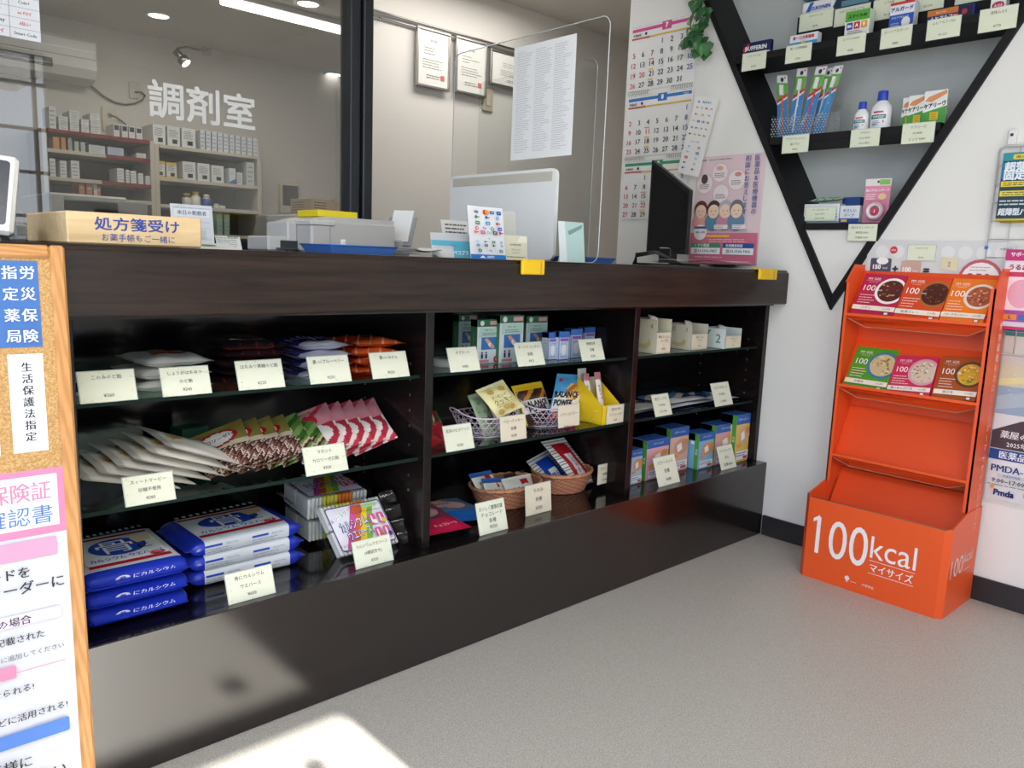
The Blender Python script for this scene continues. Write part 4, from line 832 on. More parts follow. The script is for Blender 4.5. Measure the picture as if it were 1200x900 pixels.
# antiseptic bottles
def bottle(label,xl,xr,yt,yb,X):
    P=at((xl+xr)/2,yb,0,X); w=at(xl,yb,0,X).y-at(xr,yb,0,X).y; h=at((xl+xr)/2,yt,0,X).z-S2; r=w/2
    O=(X+r*.7,P.y,S2+.0006); t=thing('antiseptic_bottle',label,'bottle',O,'antiseptic bottles on the middle wall shelf')
    mb=MB(); prof=[(r*.82,0),(r*.98,h*.02),(r,h*.06),(r,h*.50),(r*.93,h*.60),(r*.62,h*.70),(r*.46,h*.755)]
    mb.lathe(O,prof,28,'eceef0','plastic',.72,1); 
    fn=lambda x,y:(V3((O[0]-.722*r*math.cos(x/r),O[1]-1.003*r*math.sin(x/r),O[2]+y)),V3((-math.cos(x/r),-math.sin(x/r),0)))
    a=Art(mb,fn,'gloss'); a.rect(-r*.85,h*.08,r*.85,h*.45,'f2f3f4',8,1); a.rect(-r*.8,h*.27,r*.8,h*.38,'2a7a86',8,1); a.text('マキロン',0,h*.325,h*.075,'f4f6f6',maxw=r*1.4,bold=.05); a.rect(-r*.5,h*.42,r*.5,h*.465,'c03a4a',5,1); a.text('S',r*.55,h*.20,h*.09,'c03a4a',bold=.04); a.lines(-r*.6,h*.22,r*.3,3,h*.04,'3a5f8a',h*.012); a.disc(-r*.3,h*.13,r*.3,'7ab0d4',h*.03)
    mb.build('bottle_body',t)
    mb=MB(); mb.lathe(O,[(r*.50,h*.745),(r*.52,h*.76),(r*.50,h*.97),(r*.46,h*.995),(.001,h)],20,'2544b8','plastic',.8,1); mb.build('cap',t)
bottle('small white antiseptic bottle with blue cap',997,1014,119,151,XW+.02)
bottle('large white antiseptic bottle with blue cap',1016,1039,106,149,XW+.02)
def art_plaster(a,w,h):
    a.rect(0,0,w,h*.55,'4fa04c'); a.poly([(0,h*.52),(w,h*.66),(w,h*.52),(0,h*.36)],'eff1ec'); a.poly([(w*.05,h*.70),(w*.2,h*.82),(w*.95,h*.98),(w*.98,h*.88),(w*.35,h*.66)],'dd9464'); a.text('ケアリーヴ',w*.5,h*.57,h*.16,'1c2f2c',maxw=w*.92,bold=.07,rot=6); a.rect(w*.32,h*.12,w*.68,h*.36,'e2c22e'); a.lines(w*.38,h*.33,w*.64,4,h*.05,'b08a1c',h*.02); a.lines(w*.1,h*.07,w*.8,1,.004,'d8e8d4',.0012)
for i,(xl,yb,xr,yt,X,nm) in enumerate(((1055,147.5,1071,112,XW+.05,'rearmost and mostly hidden'),(1062,146.5,1085,110,XW+.035,'in the middle of three'),(1080,144,1107,105,XW+.02,'foremost of three'))):
    vbox('plaster_box',f'green and white plaster box, {nm}',xl,yb,xr,yt,X,S2,.014,'e9ece8',art_plaster,cat='plaster box')
# lowest shelf
vbox('tape_box','long white tape box standing behind its leaning price card',941,260.5,982,238,XW+.03,S3,.05,'e3e6e8',lambda a,w,h:(a.rect(0,0,w,h*.12,'9fb0b8'),a.text('サージカルテープ',w*.5,h*.8,h*.14,'3a5a5c',maxw=w*.8),a.lines(w*.78,h*.6,w*.97,4,h*.12,'4a8ab0',h*.05)),top='d0d6d6',cat='tape box')
wall_card(('サージカルテープ','12mm ¥200','25mm ¥380'),'price card leaning on the long white tape box',943,978,243,259,XW+.02)
vbox('tape_box','blue and white tape box beside the pink tape pack',983,260.5,1006,240,XW+.03,S3,.04,'dfe4ea',lambda a,w,h:(a.rect(0,0,w,h*.28,'2a4a9c'),a.rect(w*.1,h*.08,w*.4,h*.22,'e8c23a'),a.text('やさしい',w*.5,h*.72,h*.2,'2a3a7c',bold=.03),a.text('テープ',w*.5,h*.46,h*.2,'2a3a7c',bold=.03)),top='3558a8',cat='tape box')
P=at(950,242,0,XW+.06)
bag('tape_packet','clear film packet with green print lying on the long tape box','tape packet',(XW+.075,P.y-.0,S3+.088),(XW+.07,P.y-.13,S3+.093),(XW+.034,P.y,S3+.080),.014,lambda u,v:'5f9a6c' if (u*6+v*2)%1.5<.5 else 'b9c4bc',None,seed=130)
vbox('tape_box','small navy tape box behind the blue and white one',986,246,1007,232,XW+.075,S3+.052,.03,'2a4a8c',None,top='3f6ab0',cat='tape box').location.z
fr,w,h=wpx(1009,260.5,1036,210,XW+.025,S3); h=.150; w=.088
t=thing('tape_pack','pink blister pack of skin tape with a round roll','tape pack',tuple(fr.p(w/2,0,.01)))
mb=MB(); mb.box((0,.006,0),(w,.0075,h),'e48fae','card',.0003,fr); f_=Fr(fr.p(0,0,.006)); f_.ex,f_.ez,f_.n=fr.ex,fr.ez,fr.n; a=Art(mb,f_,'card')
a.rect(0,h*.84,w,h,'e8e6e2'); a.rect(w*.55,h*.86,w*.95,h*.98,'8fc46a'); a.disc(w*.5,h*.93,.004,'3a3a3a'); a.text('肌にやさしいテープ',w*.5,h*.74,.010,'f6f0f2',maxw=w*.9,bold=.06); a.disc(w*.7,h*.60,w*.16,'f0cf9a',h*.07); a.lines(w*.08,h*.66,w*.5,3,h*.05,'f6e6ec',h*.02); mb.build('printed_card',t)
mb=MB(); 
def tor(u,v):
    q=u*2*math.pi; p=v*2*math.pi; R=.024; r=.008; return f_.p(w*.5+(R+r*math.cos(p))*math.cos(q), h*.27+(R+r*math.cos(p))*math.sin(q), -.010+.009*math.sin(p))
mb.grid(tor,28,8,lambda u,v:'efe6e4' if .3<v<.7 else 'd9b4be','plastic'); mb.build('tape_roll',t)
mb=MB(); Art(mb,Fr3(f_.p(0,h,-.0105),f_.p(w,h,-.0105),f_.p(0,0,-.0105)),'gloss').disc(w*.5,h*.27,.014,'c43a5a').text('1',w*.5,h*.27,.016,'f4eef0',bold=.03); mb.build('core_mark',t)
mb=MB(); mb.box((w*.08,-.022,h*.04),(w*.92,.0058,h*.5),'ffffff','clear',.006,fr); mb.build('blister',t)

# ================================================================== orange display stand
OR='ee5a22'; OR2='e44e1c'
sy0,sy1=.770,1.232; XC=2.645; XFB=2.513; XBK=2.772
st=thing('food_display_stand','tall orange cardboard stand of small meal boxes against the white wall','display stand',(2.65,1.0,0))
mb=MB(); cz=.018
A=[(XC,sy1,0),(XFB+cz,sy1,0),(XFB,sy1-cz,0),(XFB,sy0+cz,0),(XFB+cz,sy0,0),(XBK,sy0,0)]
T=[.312,.283,.278,.278,.283,.3125]
def wallq(i,j,z0,z1,th=(0,0,0)): 
    a_,b_=A[i],A[j]; mb.quad(V3((a_[0],a_[1],0)),V3((b_[0],b_[1],0)),V3((b_[0],b_[1],z1)),V3((a_[0],a_[1],z0)),OR,'corrugated')
mb.prism([(XFB,A[2][1],0),(XFB,A[3][1],0),(XFB,A[3][1],T[3]),(XFB,A[2][1],T[2])],(.005,0,0),OR,'corrugated')
mb.prism([(XFB+cz,sy1,0),(XFB,sy1-cz,0),(XFB,sy1-cz,.278),(XFB+cz,sy1,.283)],(.005,-.002,0),OR2,'corrugated'); mb.prism([(XFB,sy0+cz,0),(XFB+cz,sy0,0),(XFB+cz,sy0,.283),(XFB,sy0+cz,.278)],(.005,.002,0),OR,'corrugated')
mb.prism([(XFB+cz,sy1,0),(XBK,sy1,0),(XBK,sy1,.312),(XC,sy1,.312),(XFB+cz,sy1,.283)],(0,-.005,0),OR,'corrugated')
mb.prism([(XFB+cz,sy0,0),(XBK,sy0,0),(XBK,sy0,.312),(XC,sy0,.312),(XFB+cz,sy0,.283)],(0,.005,0),OR,'corrugated')
# raw board edge along the rim
for a_,b_,za,zb in ((A[2],A[3],.2785,.2785),(A[1],A[2],.2835,.2785),(A[3],A[4],.2785,.2835)): mb.tube([(a_[0]+.0022,a_[1],za),(b_[0]+.0022,b_[1],zb)],.0022,'8a6a52','matte',4)
mb.build('base_box',st)
mb=MB(); f=Fr((XFB,sy1-cz,0),-90); a=Art(mb,f,'gloss'); W=sy1-sy0-2*cz
a.text('100',W*.285,.155,.185,'f6f2f0',maxw=W*.41); a.poly([(W*.080-.013,.197),(W*.080-.013,.209),(W*.080+.008,.224),(W*.080+.008,.210)],'f6f2f0'); a.text('kcal',W*.675,.166,.105,'f6f2f0',maxw=W*.33); a.text('マイサイズ',W*.675,.100,.031,'f6f2f0',maxw=W*.31,bold=.02); a.rect(W*.51,.121,W*.84,.1225,'f6f2f0'); a.rect(W*.51,.079,W*.84,.0805,'f6f2f0')
a.disc(W*.36,.040,.008,'f2e4de'); a.rect(W*.355,.027,W*.366,.034,'f2e4de'); a.text('大塚食品',W*.52,.034,.010,'f2e4de'); a.lines(W*.39,.034,W*.45,1,.01,'f2d4c8',.002); mb.build('lettering',st)
mb=MB(); f=Fr((XFB+cz,sy0-.0004,0),0); a=Art(mb,f,'gloss'); a.text('100',.070,.150,.085,'eed2cc',maxw=.105); a.text('kcal',.165,.165,.05,'eed2cc',maxw=.07); a.lines(.135,.125,.2,1,.01,'eed2cc',.003); mb.build('side_number',st); mb=MB(); a=Art(mb,f,'gloss'); a.vtext('食物繊維もカロリー100マイサイズシリーズ',.188,.90,.028,'f2ded6',1.12); mb.build('side_lettering',st)
# tower sides and back
zt=1.058
for y,s in ((sy1-.004,-1),(sy0+.004,1)):
    mb=MB(); mb.prism([(XC,y,.31),(XBK,y,.31),(XBK,y,zt),(XC+.055,y,zt),(XC,y,zt-.06)],(0,.005*s,0),OR,'corrugated')
    mb.prism([(XC,y,.31),(XC,y+.014*s,.31),(XC,y+.014*s,zt-.06),(XC,y,zt-.06)],(.004,0,0),OR,'corrugated'); mb.build('side_panel',st)
mb=MB(); mb.box((XBK-.004,sy0+.004,.01),(XBK,sy1-.004,zt-.02),OR2,'corrugated',0); mb.build('back_panel',st)
def tray(zl,zn):
    mb=MB(); ya,yb=sy1-.010,sy0+.010
    mb.prism([(XC-.003,ya,zl-.009),(XC-.003,yb,zl-.009),(XC-.003,yb,zl),(XC-.003,ya,zl)],(.004,0,0),OR,'corrugated')
    # sloping bed, and the folded flap hanging below the lip with its raw edge showing
    mb.quad((XC+.028,ya,zl-.024),(XC+.028,yb,zl-.024),(XBK-.006,yb,zn),(XBK-.006,ya,zn),OR2,'corrugated')
    mb.poly([(XC,ya,zl-.004),(XC,yb,zl-.004),(XC+.03,yb,zl-.020),(XC+.03,ya,zl-.020)],OR2,'corrugated')
    fl=[(XC+.004,ya,zl-.012),(XC+.045,ya-.055,zl-.046),(XC+.045,yb+.07,zl-.046),(XC+.012,yb,zl-.014)]
    mb.poly(fl+[(XC+.075,yb+.02,zl+.0),(XC+.075,ya-.02,zl+.0)],OR2,'corrugated'); mb.tube(fl,.0014,'b59a88','matte',4)
    return mb.build('tilted_tray',st)
for zl,zn in ((.896,1.035),(.655,.800),(.412,.57)): tray(zl,zn)
mb=MB(); mb.quad((XC-.03,sy1-.01,.12),(XC-.03,sy0+.01,.12),(XBK-.02,sy0+.01,.345),(XBK-.02,sy1-.01,.345),OR2,'corrugated'); mb.build('base_flap',st)
# header board behind the tower
hd=thing('header_board','pale grey rounded header board with a red circle above the orange stand','header board',(XBK+.004,1.0,1.0),None)
mb=MB(); y0,y1,z0,z1=.768,1.222,1.0,1.139; r=.03
pts=[(XBK+.003,y1,z0)]+[(XBK+.003,y1-r+r*math.cos(math.radians(q)),z1-r+r*math.sin(math.radians(q))) for q in range(0,91,18)]+[(XBK+.003,y0+r-r*math.cos(math.radians(q)),z1-r+r*math.sin(math.radians(q))) for q in range(90,-1,-18)]+[(XBK+.003,y0,z0)]
mb.prism(pts,(.003,0,0),'d6d6d6','card'); a=Art(mb,Fr((XBK+.003,y1,z0),-90),'card'); W=y1-y0
for k in range(8): a.disc(.05+.052*k,.105,.021,'e2e2e2'); a.k-=1
a.k+=1
a.disc(.088,.110,.0125,'cf3340'); a.text('1食分',.088,.110,.007,'f4e8e8',bold=.03)
a.rrect(.015,.0,.085,.082,.006,'4a4c5c'); a.disc(.055,.073,.02,'eeeeec',.012); a.text('150',.038,.053,.020,'eeeef0',bold=.05); a.text('kcal',.066,.050,.010,'eeeef0'); a.lines(.02,.036,.078,3,.008,'9a9cac',.002)
a.text('+',.100,.048,.034,'2a2a2c',bold=.06); a.rrect(.118,.0,.182,.075,.006,'caa596'); a.text('100',.138,.047,.020,'f4ece8',bold=.05); a.text('kcal',.165,.044,.010,'f4ece8'); a.lines(.122,.03,.178,3,.008,'8a6a5c',.002); a.text('=',.200,.046,.034,'2a2a2c',bold=.06)
a.poly([(.238,.055),(.247,.092),(.295,.085),(.29,.045)],'e0d4b0'); a.vtext('合計',.268,.078,.009,'4a4a44'); a.text('大塚食品',W-.03,.118,.009,'4a5a7c'); a.disc(W-.085,.122,.006,'3a7ac0')
a.disc(.362,.022,.064,'c25a68'); a.disc(.362,.020,.056,'f0ecec'); a.text('250',.358,.026,.046,'b03a4c'); a.lines(.33,.062,.395,2,.009,'b8848c',.0022); mb.build('printed_board',hd)
o=_card(Fr((XBK-.0015,at(1063,305,0,XBK).y,at(1063,305,0,XBK).z),-90),.086,.050,('マイサイズ','','¥170'),'e2e5cf'); tag(o,'price card on the pale grey header board','price card',GV)
# meal boxes
def meal(label,c,bowl,food,rim,title,tl,tr,bl,X1,X0):
    TL=at(*tl,0,X1); TR=at(*tr,0,X1); BL=at(*bl,0,X0); f=Fr3(TL,TR,BL)
    # square the frame up
    f.ez=(f.ez-f.ex*f.ez.dot(f.ex)).normalized(); f.n=f.ex.cross(f.ez).normalized(); 
    w,h=min(f.w,.142),f.h
    def art(a,w,h):
        cx,cy=w*.74,h*.60; rr=w*.36
        n=26; pts=[]
        def clip(r0,col):
            ps=[(min(w-.0005,cx+r0*math.cos(q*2*math.pi/n)),cy+r0*math.sin(q*2*math.pi/n)) for q in range(n)]; a.poly(ps,col)
        clip(rr,rim); clip(rr*.82,food[0])
        rn=random.Random(len(title)+int(w*1e5))
        for k in range(34):
            q=rn.uniform(0,6.28); d=rr*.72*math.sqrt(rn.random()); x=cx+d*math.cos(q); y=cy+d*math.sin(q)
            if x<w-.012: a.disc(x,y,rn.uniform(.002,.0055),rn.choice(food[1:]),rn.uniform(.002,.004),n=7); a.k-=1
        a.k+=1
        a.text('MY SIZE',w*.27,h*.87,h*.075,'f4e4e0',maxw=w*.36,bold=.02); a.text('マイサイズ',w*.27,h*.79,h*.035,'f4e4e0'); a.rect(w*.08,h*.82,w*.45,h*.823,'f4e4e0')
        a.text('100',w*.235,h*.64,h*.19,'fbf5f2',maxw=w*.36,bold=.015); a.text('kcal',w*.50,h*.60,h*.06,'fbf5f2')
        a.lines(w*.07,h*.47,w*.46,4,h*.062,'f6d8cc',h*.016); a.rect(0,h*.10,w,h*.21,'f3e6d6'); a.text(title,w*.34,h*.155,h*.07,'4a3a30',maxw=w*.56,bold=.01); a.text('(1人前)',w*.82,h*.155,h*.05,'6a5a4c'); a.rect(w*.78,h*.012,w*.9,h*.075,'6a4a40'); a.rect(w*.80,h*.02,w*.88,h*.067,'f0e6de')
    return carton('meal_box',label,'meal box',f,w,h,.018,c,art,group='meal boxes on the orange stand')
meal('crimson meal box with a stew bowl, on the top tier of the orange stand','b8204e',0,('5c1f1a','8a3428','3f1512','c9a06a','3f7a3a'),'f0ece8','ハヤシ',(1010,320),(1059,323),(996,366.5),XBK-.02,XC+.022)
meal('deep orange curry box in the middle of the top tier','d8481c',0,('4a1f14','6a2c1c','33120c','8a4a2c'),'b0642c','欧風カレー',(1060,322.5),(1112,325.5),(1046,372),XBK-.02,XC+.022)
meal('light orange curry box at the end of the top tier','ee7c1a',0,('b05a3c','c98060','8f4028','e0b08a'),'e8dcd4','バターチキンカレー',(1113,326),(1164,328),(1100,376),XBK-.02,XC+.022)
meal('green meal box with a mixed vegetable bowl on the second tier','4f9a24',0,('cdb88c','b89a60','e0d4b4','7a9a3c','b05a3c'),'3a7a9a','中華丼',(1003,405),(1056,411),(987.5,452),XBK-.02,XC+.022)
meal('crimson pink meal box in the middle of the second tier','d02a5a',0,('d8c4ae','c9a890','eee0d0','8fae5c','c06a5a'),'d9a0ac','蟹のあんかけ丼',(1053,416.5),(1103,419),(1038,461),XBK-.035,XC+.018)
meal('brown meal box with a yellow egg bowl on the second tier','a8501c',0,('e0a830','f0c850','c9822c','7a9a3c','f4e4b0'),'5c4034','親子丼',(1104,417),(1154,420),(1092,466),XBK-.035,XC+.018)

# ================================================================== wall things beyond the stand
gr=thing('wire_grid','white wire grid panel hung on the white wall','wire grid',(XW-.012,.72,.85))
mb=MB(); gy1=.853; gx=XW-.012; P0=[(gx,gy1,.80),(gx,gy1,1.405),(gx,gy1-.004,1.418),(gx,gy1-.016,1.425),(gx,.30,1.425),(gx,.30,.80)]
mb.tube(P0,.0028,'c6c9cb','plastic',6,True)
for k in range(1,11): z=1.425-.0555*k; mb.tube([(gx,.30,z),(gx,gy1,z)],.0016,'c6c9cb','plastic',5)
for k in range(1,10): y=gy1-.0553*k; mb.tube([(gx+.003,y,.80),(gx+.003,y,1.425)],.0016,'c6c9cb','plastic',5)
mb.build('wires',gr)
hk=at(1187,166,0,XW); mb=MB(); mb.box((XW-.016,hk.y-.012,hk.z-.012),(XW-.001,hk.y+.012,hk.z+.035),'e4e4e2','plastic',.004); mb.box((XW-.0185,hk.y-.004,hk.z+.014),(XW-.016,hk.y+.004,hk.z+.022),'2a2a2c','plastic',.002)
tag(mb.build('wall_hook'),'white plastic hook with dark screw above the wire grid','hook')
gx2=XW-.022
def hang(name,label,ytop,ybot,yL,wd,d,col,art):
    fr=Fr((gx2-d,yL,ybot),-90); return carton(name,label,'hanging pack',fr,wd,ytop-ybot,d,col,art,group=None)
def art_yb(a,w,h):
    a.rect(0,h*.88,w,h,'2f8f9a'); a.rrect(w*.22,h*.90,w*.56,h*.97,.004,'e6d23a'); a.text('2個入り',w*.39,h*.935,.009,'1f3a3c',bold=.03); a.rect(0,h*.62,w,h*.86,'2a6f9c')
    a.text('超薄型',w*.42,h*.79,.030,'e8f0f4',maxw=w*.7,bold=.05); a.text('固定',w*.30,h*.67,.030,'e8f0f4',bold=.05); a.disc(w*.68,h*.67,.014,'eef2f4',.009)
    a.rect(w*.03,h*.50,w,h*.58,'e6d23a'); a.lines(w*.08,h*.56,w*.9,2,h*.03,'33383a',h*.012); a.rect(w*.03,h*.36,w,h*.44,'e6d23a'); a.lines(w*.08,h*.42,w*.9,2,h*.03,'33383a',h*.012)
    a.lines(w*.05,h*.30,w*.9,2,h*.05,'cfd8dc',h*.02); a.text('超薄型パワー',w*.5,h*.13,.022,'dfe8ee',maxw=w*.9,bold=.05); a.rect(0,0,w,h*.03,'c9b43a')
hang('support_belt_box','blue and yellow thin support box hanging on the wire grid',1.402,1.202,.832,.125,.014,'1f3f4c',art_yb)
hang('support_belt_box','second blue and yellow support box tucked behind the first',1.392,1.197,.826,.12,.006,'b8a23a',None).location.x += .0145
def art_pk(a,w,h):
    a.rect(0,h*.86,w,h,'c42a72'); a.text('サポーター',w*.4,h*.94,.014,'f4e4ec',bold=.04); a.rect(w*.04,h*.25,w,h*.84,'f0dfe6'); a.rrect(w*.05,h*.66,w*.6,h*.72,.004,'c43a5a'); a.disc(w*.45,h*.45,w*.3,'e0a8bc',h*.18); a.text('うるおい',w*.4,h*.78,.018,'8a2a5a',bold=.04)
    a.rect(0,h*.10,w,h*.24,'a04a9c'); a.rect(w*.12,h*.12,w*.42,h*.19,'e0883c'); a.rect(w*.46,h*.12,w*.8,h*.19,'3f6ab8'); a.text('L',w*.27,h*.155,.014,'3a2a6c',bold=.05); a.rect(0,h*.04,w,h*.09,'d6d0dc'); a.rect(0,0,w,h*.035,'c42a72')
hang('supporter_pack','pink and white supporter pack hanging below the blue and yellow box',1.117,.878,.790,.12,.016,'e6d4dc',art_pk)
# hours poster in a clear sleeve
mb=MB(); f=Fr((XW-.004,.7725,.341),-90); pw,ph=.30,.545; mb.box((0,0,0),(pw,.001,ph),'ece9ea','paper',.0002,f); a=Art(mb,f)
a.rect(0,ph*.945,pw,ph,'3f8a94'); a.rect(0,ph*.78,pw,ph*.945,'d9cfc4'); a.rect(0,ph*.66,pw,ph*.78,'ded3b4'); a.rect(0,ph*.50,pw,ph*.66,'9fb4cc')
a.poly([(0,ph*.60),(pw*.4,ph*.66),(pw,ph*.72),(pw,ph*.64),(pw*.3,ph*.56),(0,ph*.52)],'b8c6d4'); a.poly([(0,ph*.70),(pw,ph*.80),(pw,ph*.77),(0,ph*.66)],'e8dca4')
rn=random.Random(9)
for k in range(40): a.disc(rn.uniform(.02,.98)*pw,rn.uniform(.5,.9)*ph,rn.uniform(.0008,.0022),'eef2f4',n=6); a.k-=1
a.k+=1
a.poly([(0,ph*.30),(pw,ph*.30),(pw,ph*.50),(pw*.55,ph*.505),(pw*.25,ph*.47),(0,ph*.40)],'4a3a44'); a.text('薬屋のひとりごと',pw*.42,ph*.385,.026,'e8e4e6',bold=.03); a.text('2025年第2弾',pw*.32,ph*.33,.019,'e8e4e6',bold=.03)
a.rect(0,ph*.235,pw,ph*.295,'2a4a8f'); a.text('医薬品&医療機器',pw*.42,ph*.265,.026,'eef0f4',bold=.03); a.text('PMDA-',.055,ph*.185,.030,'2a3f7c',bold=.03); a.rrect(.03,ph*.135,.11,ph*.155,.003,'c9cdd6'); a.text('相談受付時間',.07,ph*.145,.008,'3a4a7c'); a.text('9:00~17:00',.062,ph*.113,.020,'2c3350',bold=.02); a.lines(.004,ph*.09,.16,1,.01,'7a8090',.002)
a.text('Pmda',.055,ph*.045,.026,'1f2f6a',bold=.06); a.disc(.021,ph*.072,.006,'e8a03c'); a.text('独立行政法人',.150,ph*.055,.014,'2a3350',bold=.02); a.text('Pharmaceuticals',.150,ph*.028,.011,'2a3350')
tag(mb.build('poster'),'tall poster with pale sky and blue band under the wire grid','poster')
mb=MB(); mb.box((XW-.0065,.46,.325),(XW-.0055,.792,.892),'ffffff','clear',.0004); tag(mb.build('clear_sleeve'),'clear plastic sleeve covering the tall poster beside the orange stand','sleeve')
# ================================================================== on the counter
ZT=ZC+.0006
t=thing('prescription_box','pale wooden prescription box with blue lettering on the counter','box',(.49,1.70,ZT))
mb=MB(); mb.box((.377,1.56,ZT),(.612,1.86,ZC+.057),'e0c090','pale_wood',.003); mb.box((.40,1.60,ZC+.0565),(.59,1.82,ZC+.0572),'3a2c20','matte',0); mb.build('box_body',t)
mb=MB(); f=Fr((.377,1.5597,ZT),0); a=Art(mb,f,'card'); a.text('処方箋受け',.118,.0375,.030,'2a4a9c',maxw=.155,bold=.018,sy=.82); a.text('お薬手帳もご一緒に',.119,.0135,.0145,'2a4a9c',maxw=.130); mb.build('lettering',t)
# card reader at the board end
t=thing('card_reader','white card reader with dark slanted screen at the board end of the counter','card reader',(.25,1.65,ZT))
f=Fr((.172,1.635,ZT+.012),-14,12,-6); mb=MB(); mb.box((0,0,.012),(.135,.028,.150),'e6e6e2','plastic',.012,f); mb.box((.02,.0,0),(.115,.08,.014),'d0d0cc','plastic',.004,f); mb.build('housing',t)
mb=MB(); Art(mb,f,'gloss').rrect(.012,.028,.123,.140,.006,'1a2030'); mb.build('screen',t)
mb=MB(); mb.box((.326,1.70,ZT),(.346,1.76,ZC+.034),'b9bcbc','plastic',.006); mb.box((.329,1.6985,ZC+.012),(.343,1.70,ZC+.028),'8f9496','plastic',.001); tag(mb.build('counter_speaker'),'small grey intercom unit between the card reader and the wooden box','intercom')
# staff notice, flyers, desk calendar
def standee(name,label,cat,xl,yb,xr,yt,Y,col,art,a=0,tilt=8,th=.0012,zb=ZT,group=None):
    P=at(xl,yb,1,Y); Q=at(xr,yb,1,Y); h=(at(xl,yt,1,Y).z-zb)/math.cos(math.radians(tilt)); fr=Fr((P.x,Y,zb),a,tilt); w=Q.x-P.x
    mb=MB(); mb.box((0,0,0),(w,th,h),col,'card',.0003,fr)
    if tilt>3: mb.prism([fr.p(w*.3,h*.75,th),fr.p(w*.3,.002,th+h*.30),fr.p(w*.3,.002,th+.004)],fr.ex*(w*.4),col,'card')
    if art: art(Art(mb,fr,'card'),w,h)
    return tag(mb.build(name),label,cat,group)
standee('staff_notice','white notice of the staff on duty behind the wooden box','notice',203,289,252,238,2.02,'dadfe4',lambda a,w,h:(a.rect(w*.08,h*.72,w*.92,h*.90,'e8ecf0'),a.text('本日の勤務者',w*.5,h*.81,h*.115,'3a5a80',maxw=w*.78,bold=.02),a.lines(w*.06,h*.925,w*.94,1,.01,'5a6a80',.0008,0),a.rect(w*.08,h*.60,w*.92,h*.605,'8a94a0'),a.text('薬剤師',w*.5,h*.65,h*.06,'4a5a70'),a.text('薬剤師 美帆',w*.5,h*.52,h*.07,'3a3c44',bold=.03),a.rect(w*.08,h*.46,w*.92,h*.465,'8a94a0'),a.rect(w*.10,h*.24,w*.8,h*.42,'c9cdd0'),a.rect(w*.08,h*.20,w*.92,h*.205,'8a94a0')))
standee('desk_calendar','small white desk calendar beside the staff notice','calendar',255,292,284,276,2.05,'dfe3e0',lambda a,w,h:(a.lines(w*.08,h*.86,w*.9,5,h*.15,'8a9690',h*.05,.1),a.lines(w*.5,h*.98,w*.95,1,.01,'55585a',.003,0)),tilt=25)
mb=MB(); f=Fr((.66,1.80,ZT),-6,82); mb.box((0,0,0),(.13,.003,.09),'dcdcd6','paper',.0003,f); a=Art(mb,f); a.disc(.07,.05,.02,'5a7a5c',.014); a.lines(.02,.03,.11,2,.01,'777777',.002); tag(mb.build('leaflet'),'small leaflet lying before the staff notice','leaflet')
# printer
t=thing('label_printer','pale grey printer behind the blue tray on the counter','printer',(1.19,2.1,ZT))
mb=MB(); Yp=1.95; xL=at(365,258,1,Yp).x; xR=at(464,258,1,Yp).x; zp=ZC+.098
mb.box((xL,Yp,ZT),(xR,Yp+.22,ZC+.088),'b9b8b5','plastic',.006); mb.prism([(xL+.004,Yp+.004,ZC+.086),(xL+.05,Yp+.004,zp),(xR-.004,Yp+.004,zp),(xR-.004,Yp+.004,ZC+.086)],(0,.21,0),'bdbcb9','plastic'); mb.box((xL-.004,Yp-.004,ZC+.072),(xL+.07,Yp+.18,ZC+.087),'c4c3c0','plastic',.004); mb.box((xL+.055,Yp-.0012,ZT+.004),(xL+.0565,Yp,ZC+.085),'8f8f8c','plastic',0); mb.build('printer_body',t)
mb=MB(); xa=at(337,258,1,2.03).x; xb=at(314,276,1,2.03).x
mb.box((xa,2.03,ZT),(xL+.002,2.16,ZC+.082),'c2c1be','plastic',.005); mb.box((xb,2.03,ZT),(xa,2.16,ZC+.040),'c4c3c0','plastic',.004); mb.build('output_unit',t)
mb=MB(); mb.box((xb+.035,2.027,ZC+.008),(xa+.03,2.031,ZC+.030),'33363a','plastic',.002); mb.box((xb+.022,2.02,ZC+.006),(xa+.03,2.031,ZC+.010),'4a4d50','plastic',.001); mb.build('paper_slot',t)
c=at(373,253,1,2.0); d=at(419,253,1,2.0)
mb=MB(); mb.box((c.x,2.0,zp+.001),(d.x,2.12,zp+.019),'e2cf22','card',.001); tag(mb.build('yellow_box'),'flat yellow box lying on the printer','box')
t=thing('document_feeder','grey document feeder with sheets rising beside the printer','scanner',(1.55,2.05,ZT))
fx=at(452,296,1,2.0).x; fr=Fr((fx,2.0,ZT),-4,0); mb=MB(); mb.box((0,0,0),(.085,.10,.045),'a9abac','plastic',.004,fr); mb.build('feeder_body',t)
mb=MB(); f2=Fr(fr.p(.020,.03,.05),-60,25); mb.box((0,0,0),(.09,.004,.095),'8f9294','plastic',.002,f2); mb.build('paper_support',t)
mb=MB(); mb.box((.012,-.003,.012),(.078,-.0005,.115),'dfe0de','paper',.0003,f2); mb.build('paper_sheet',t)
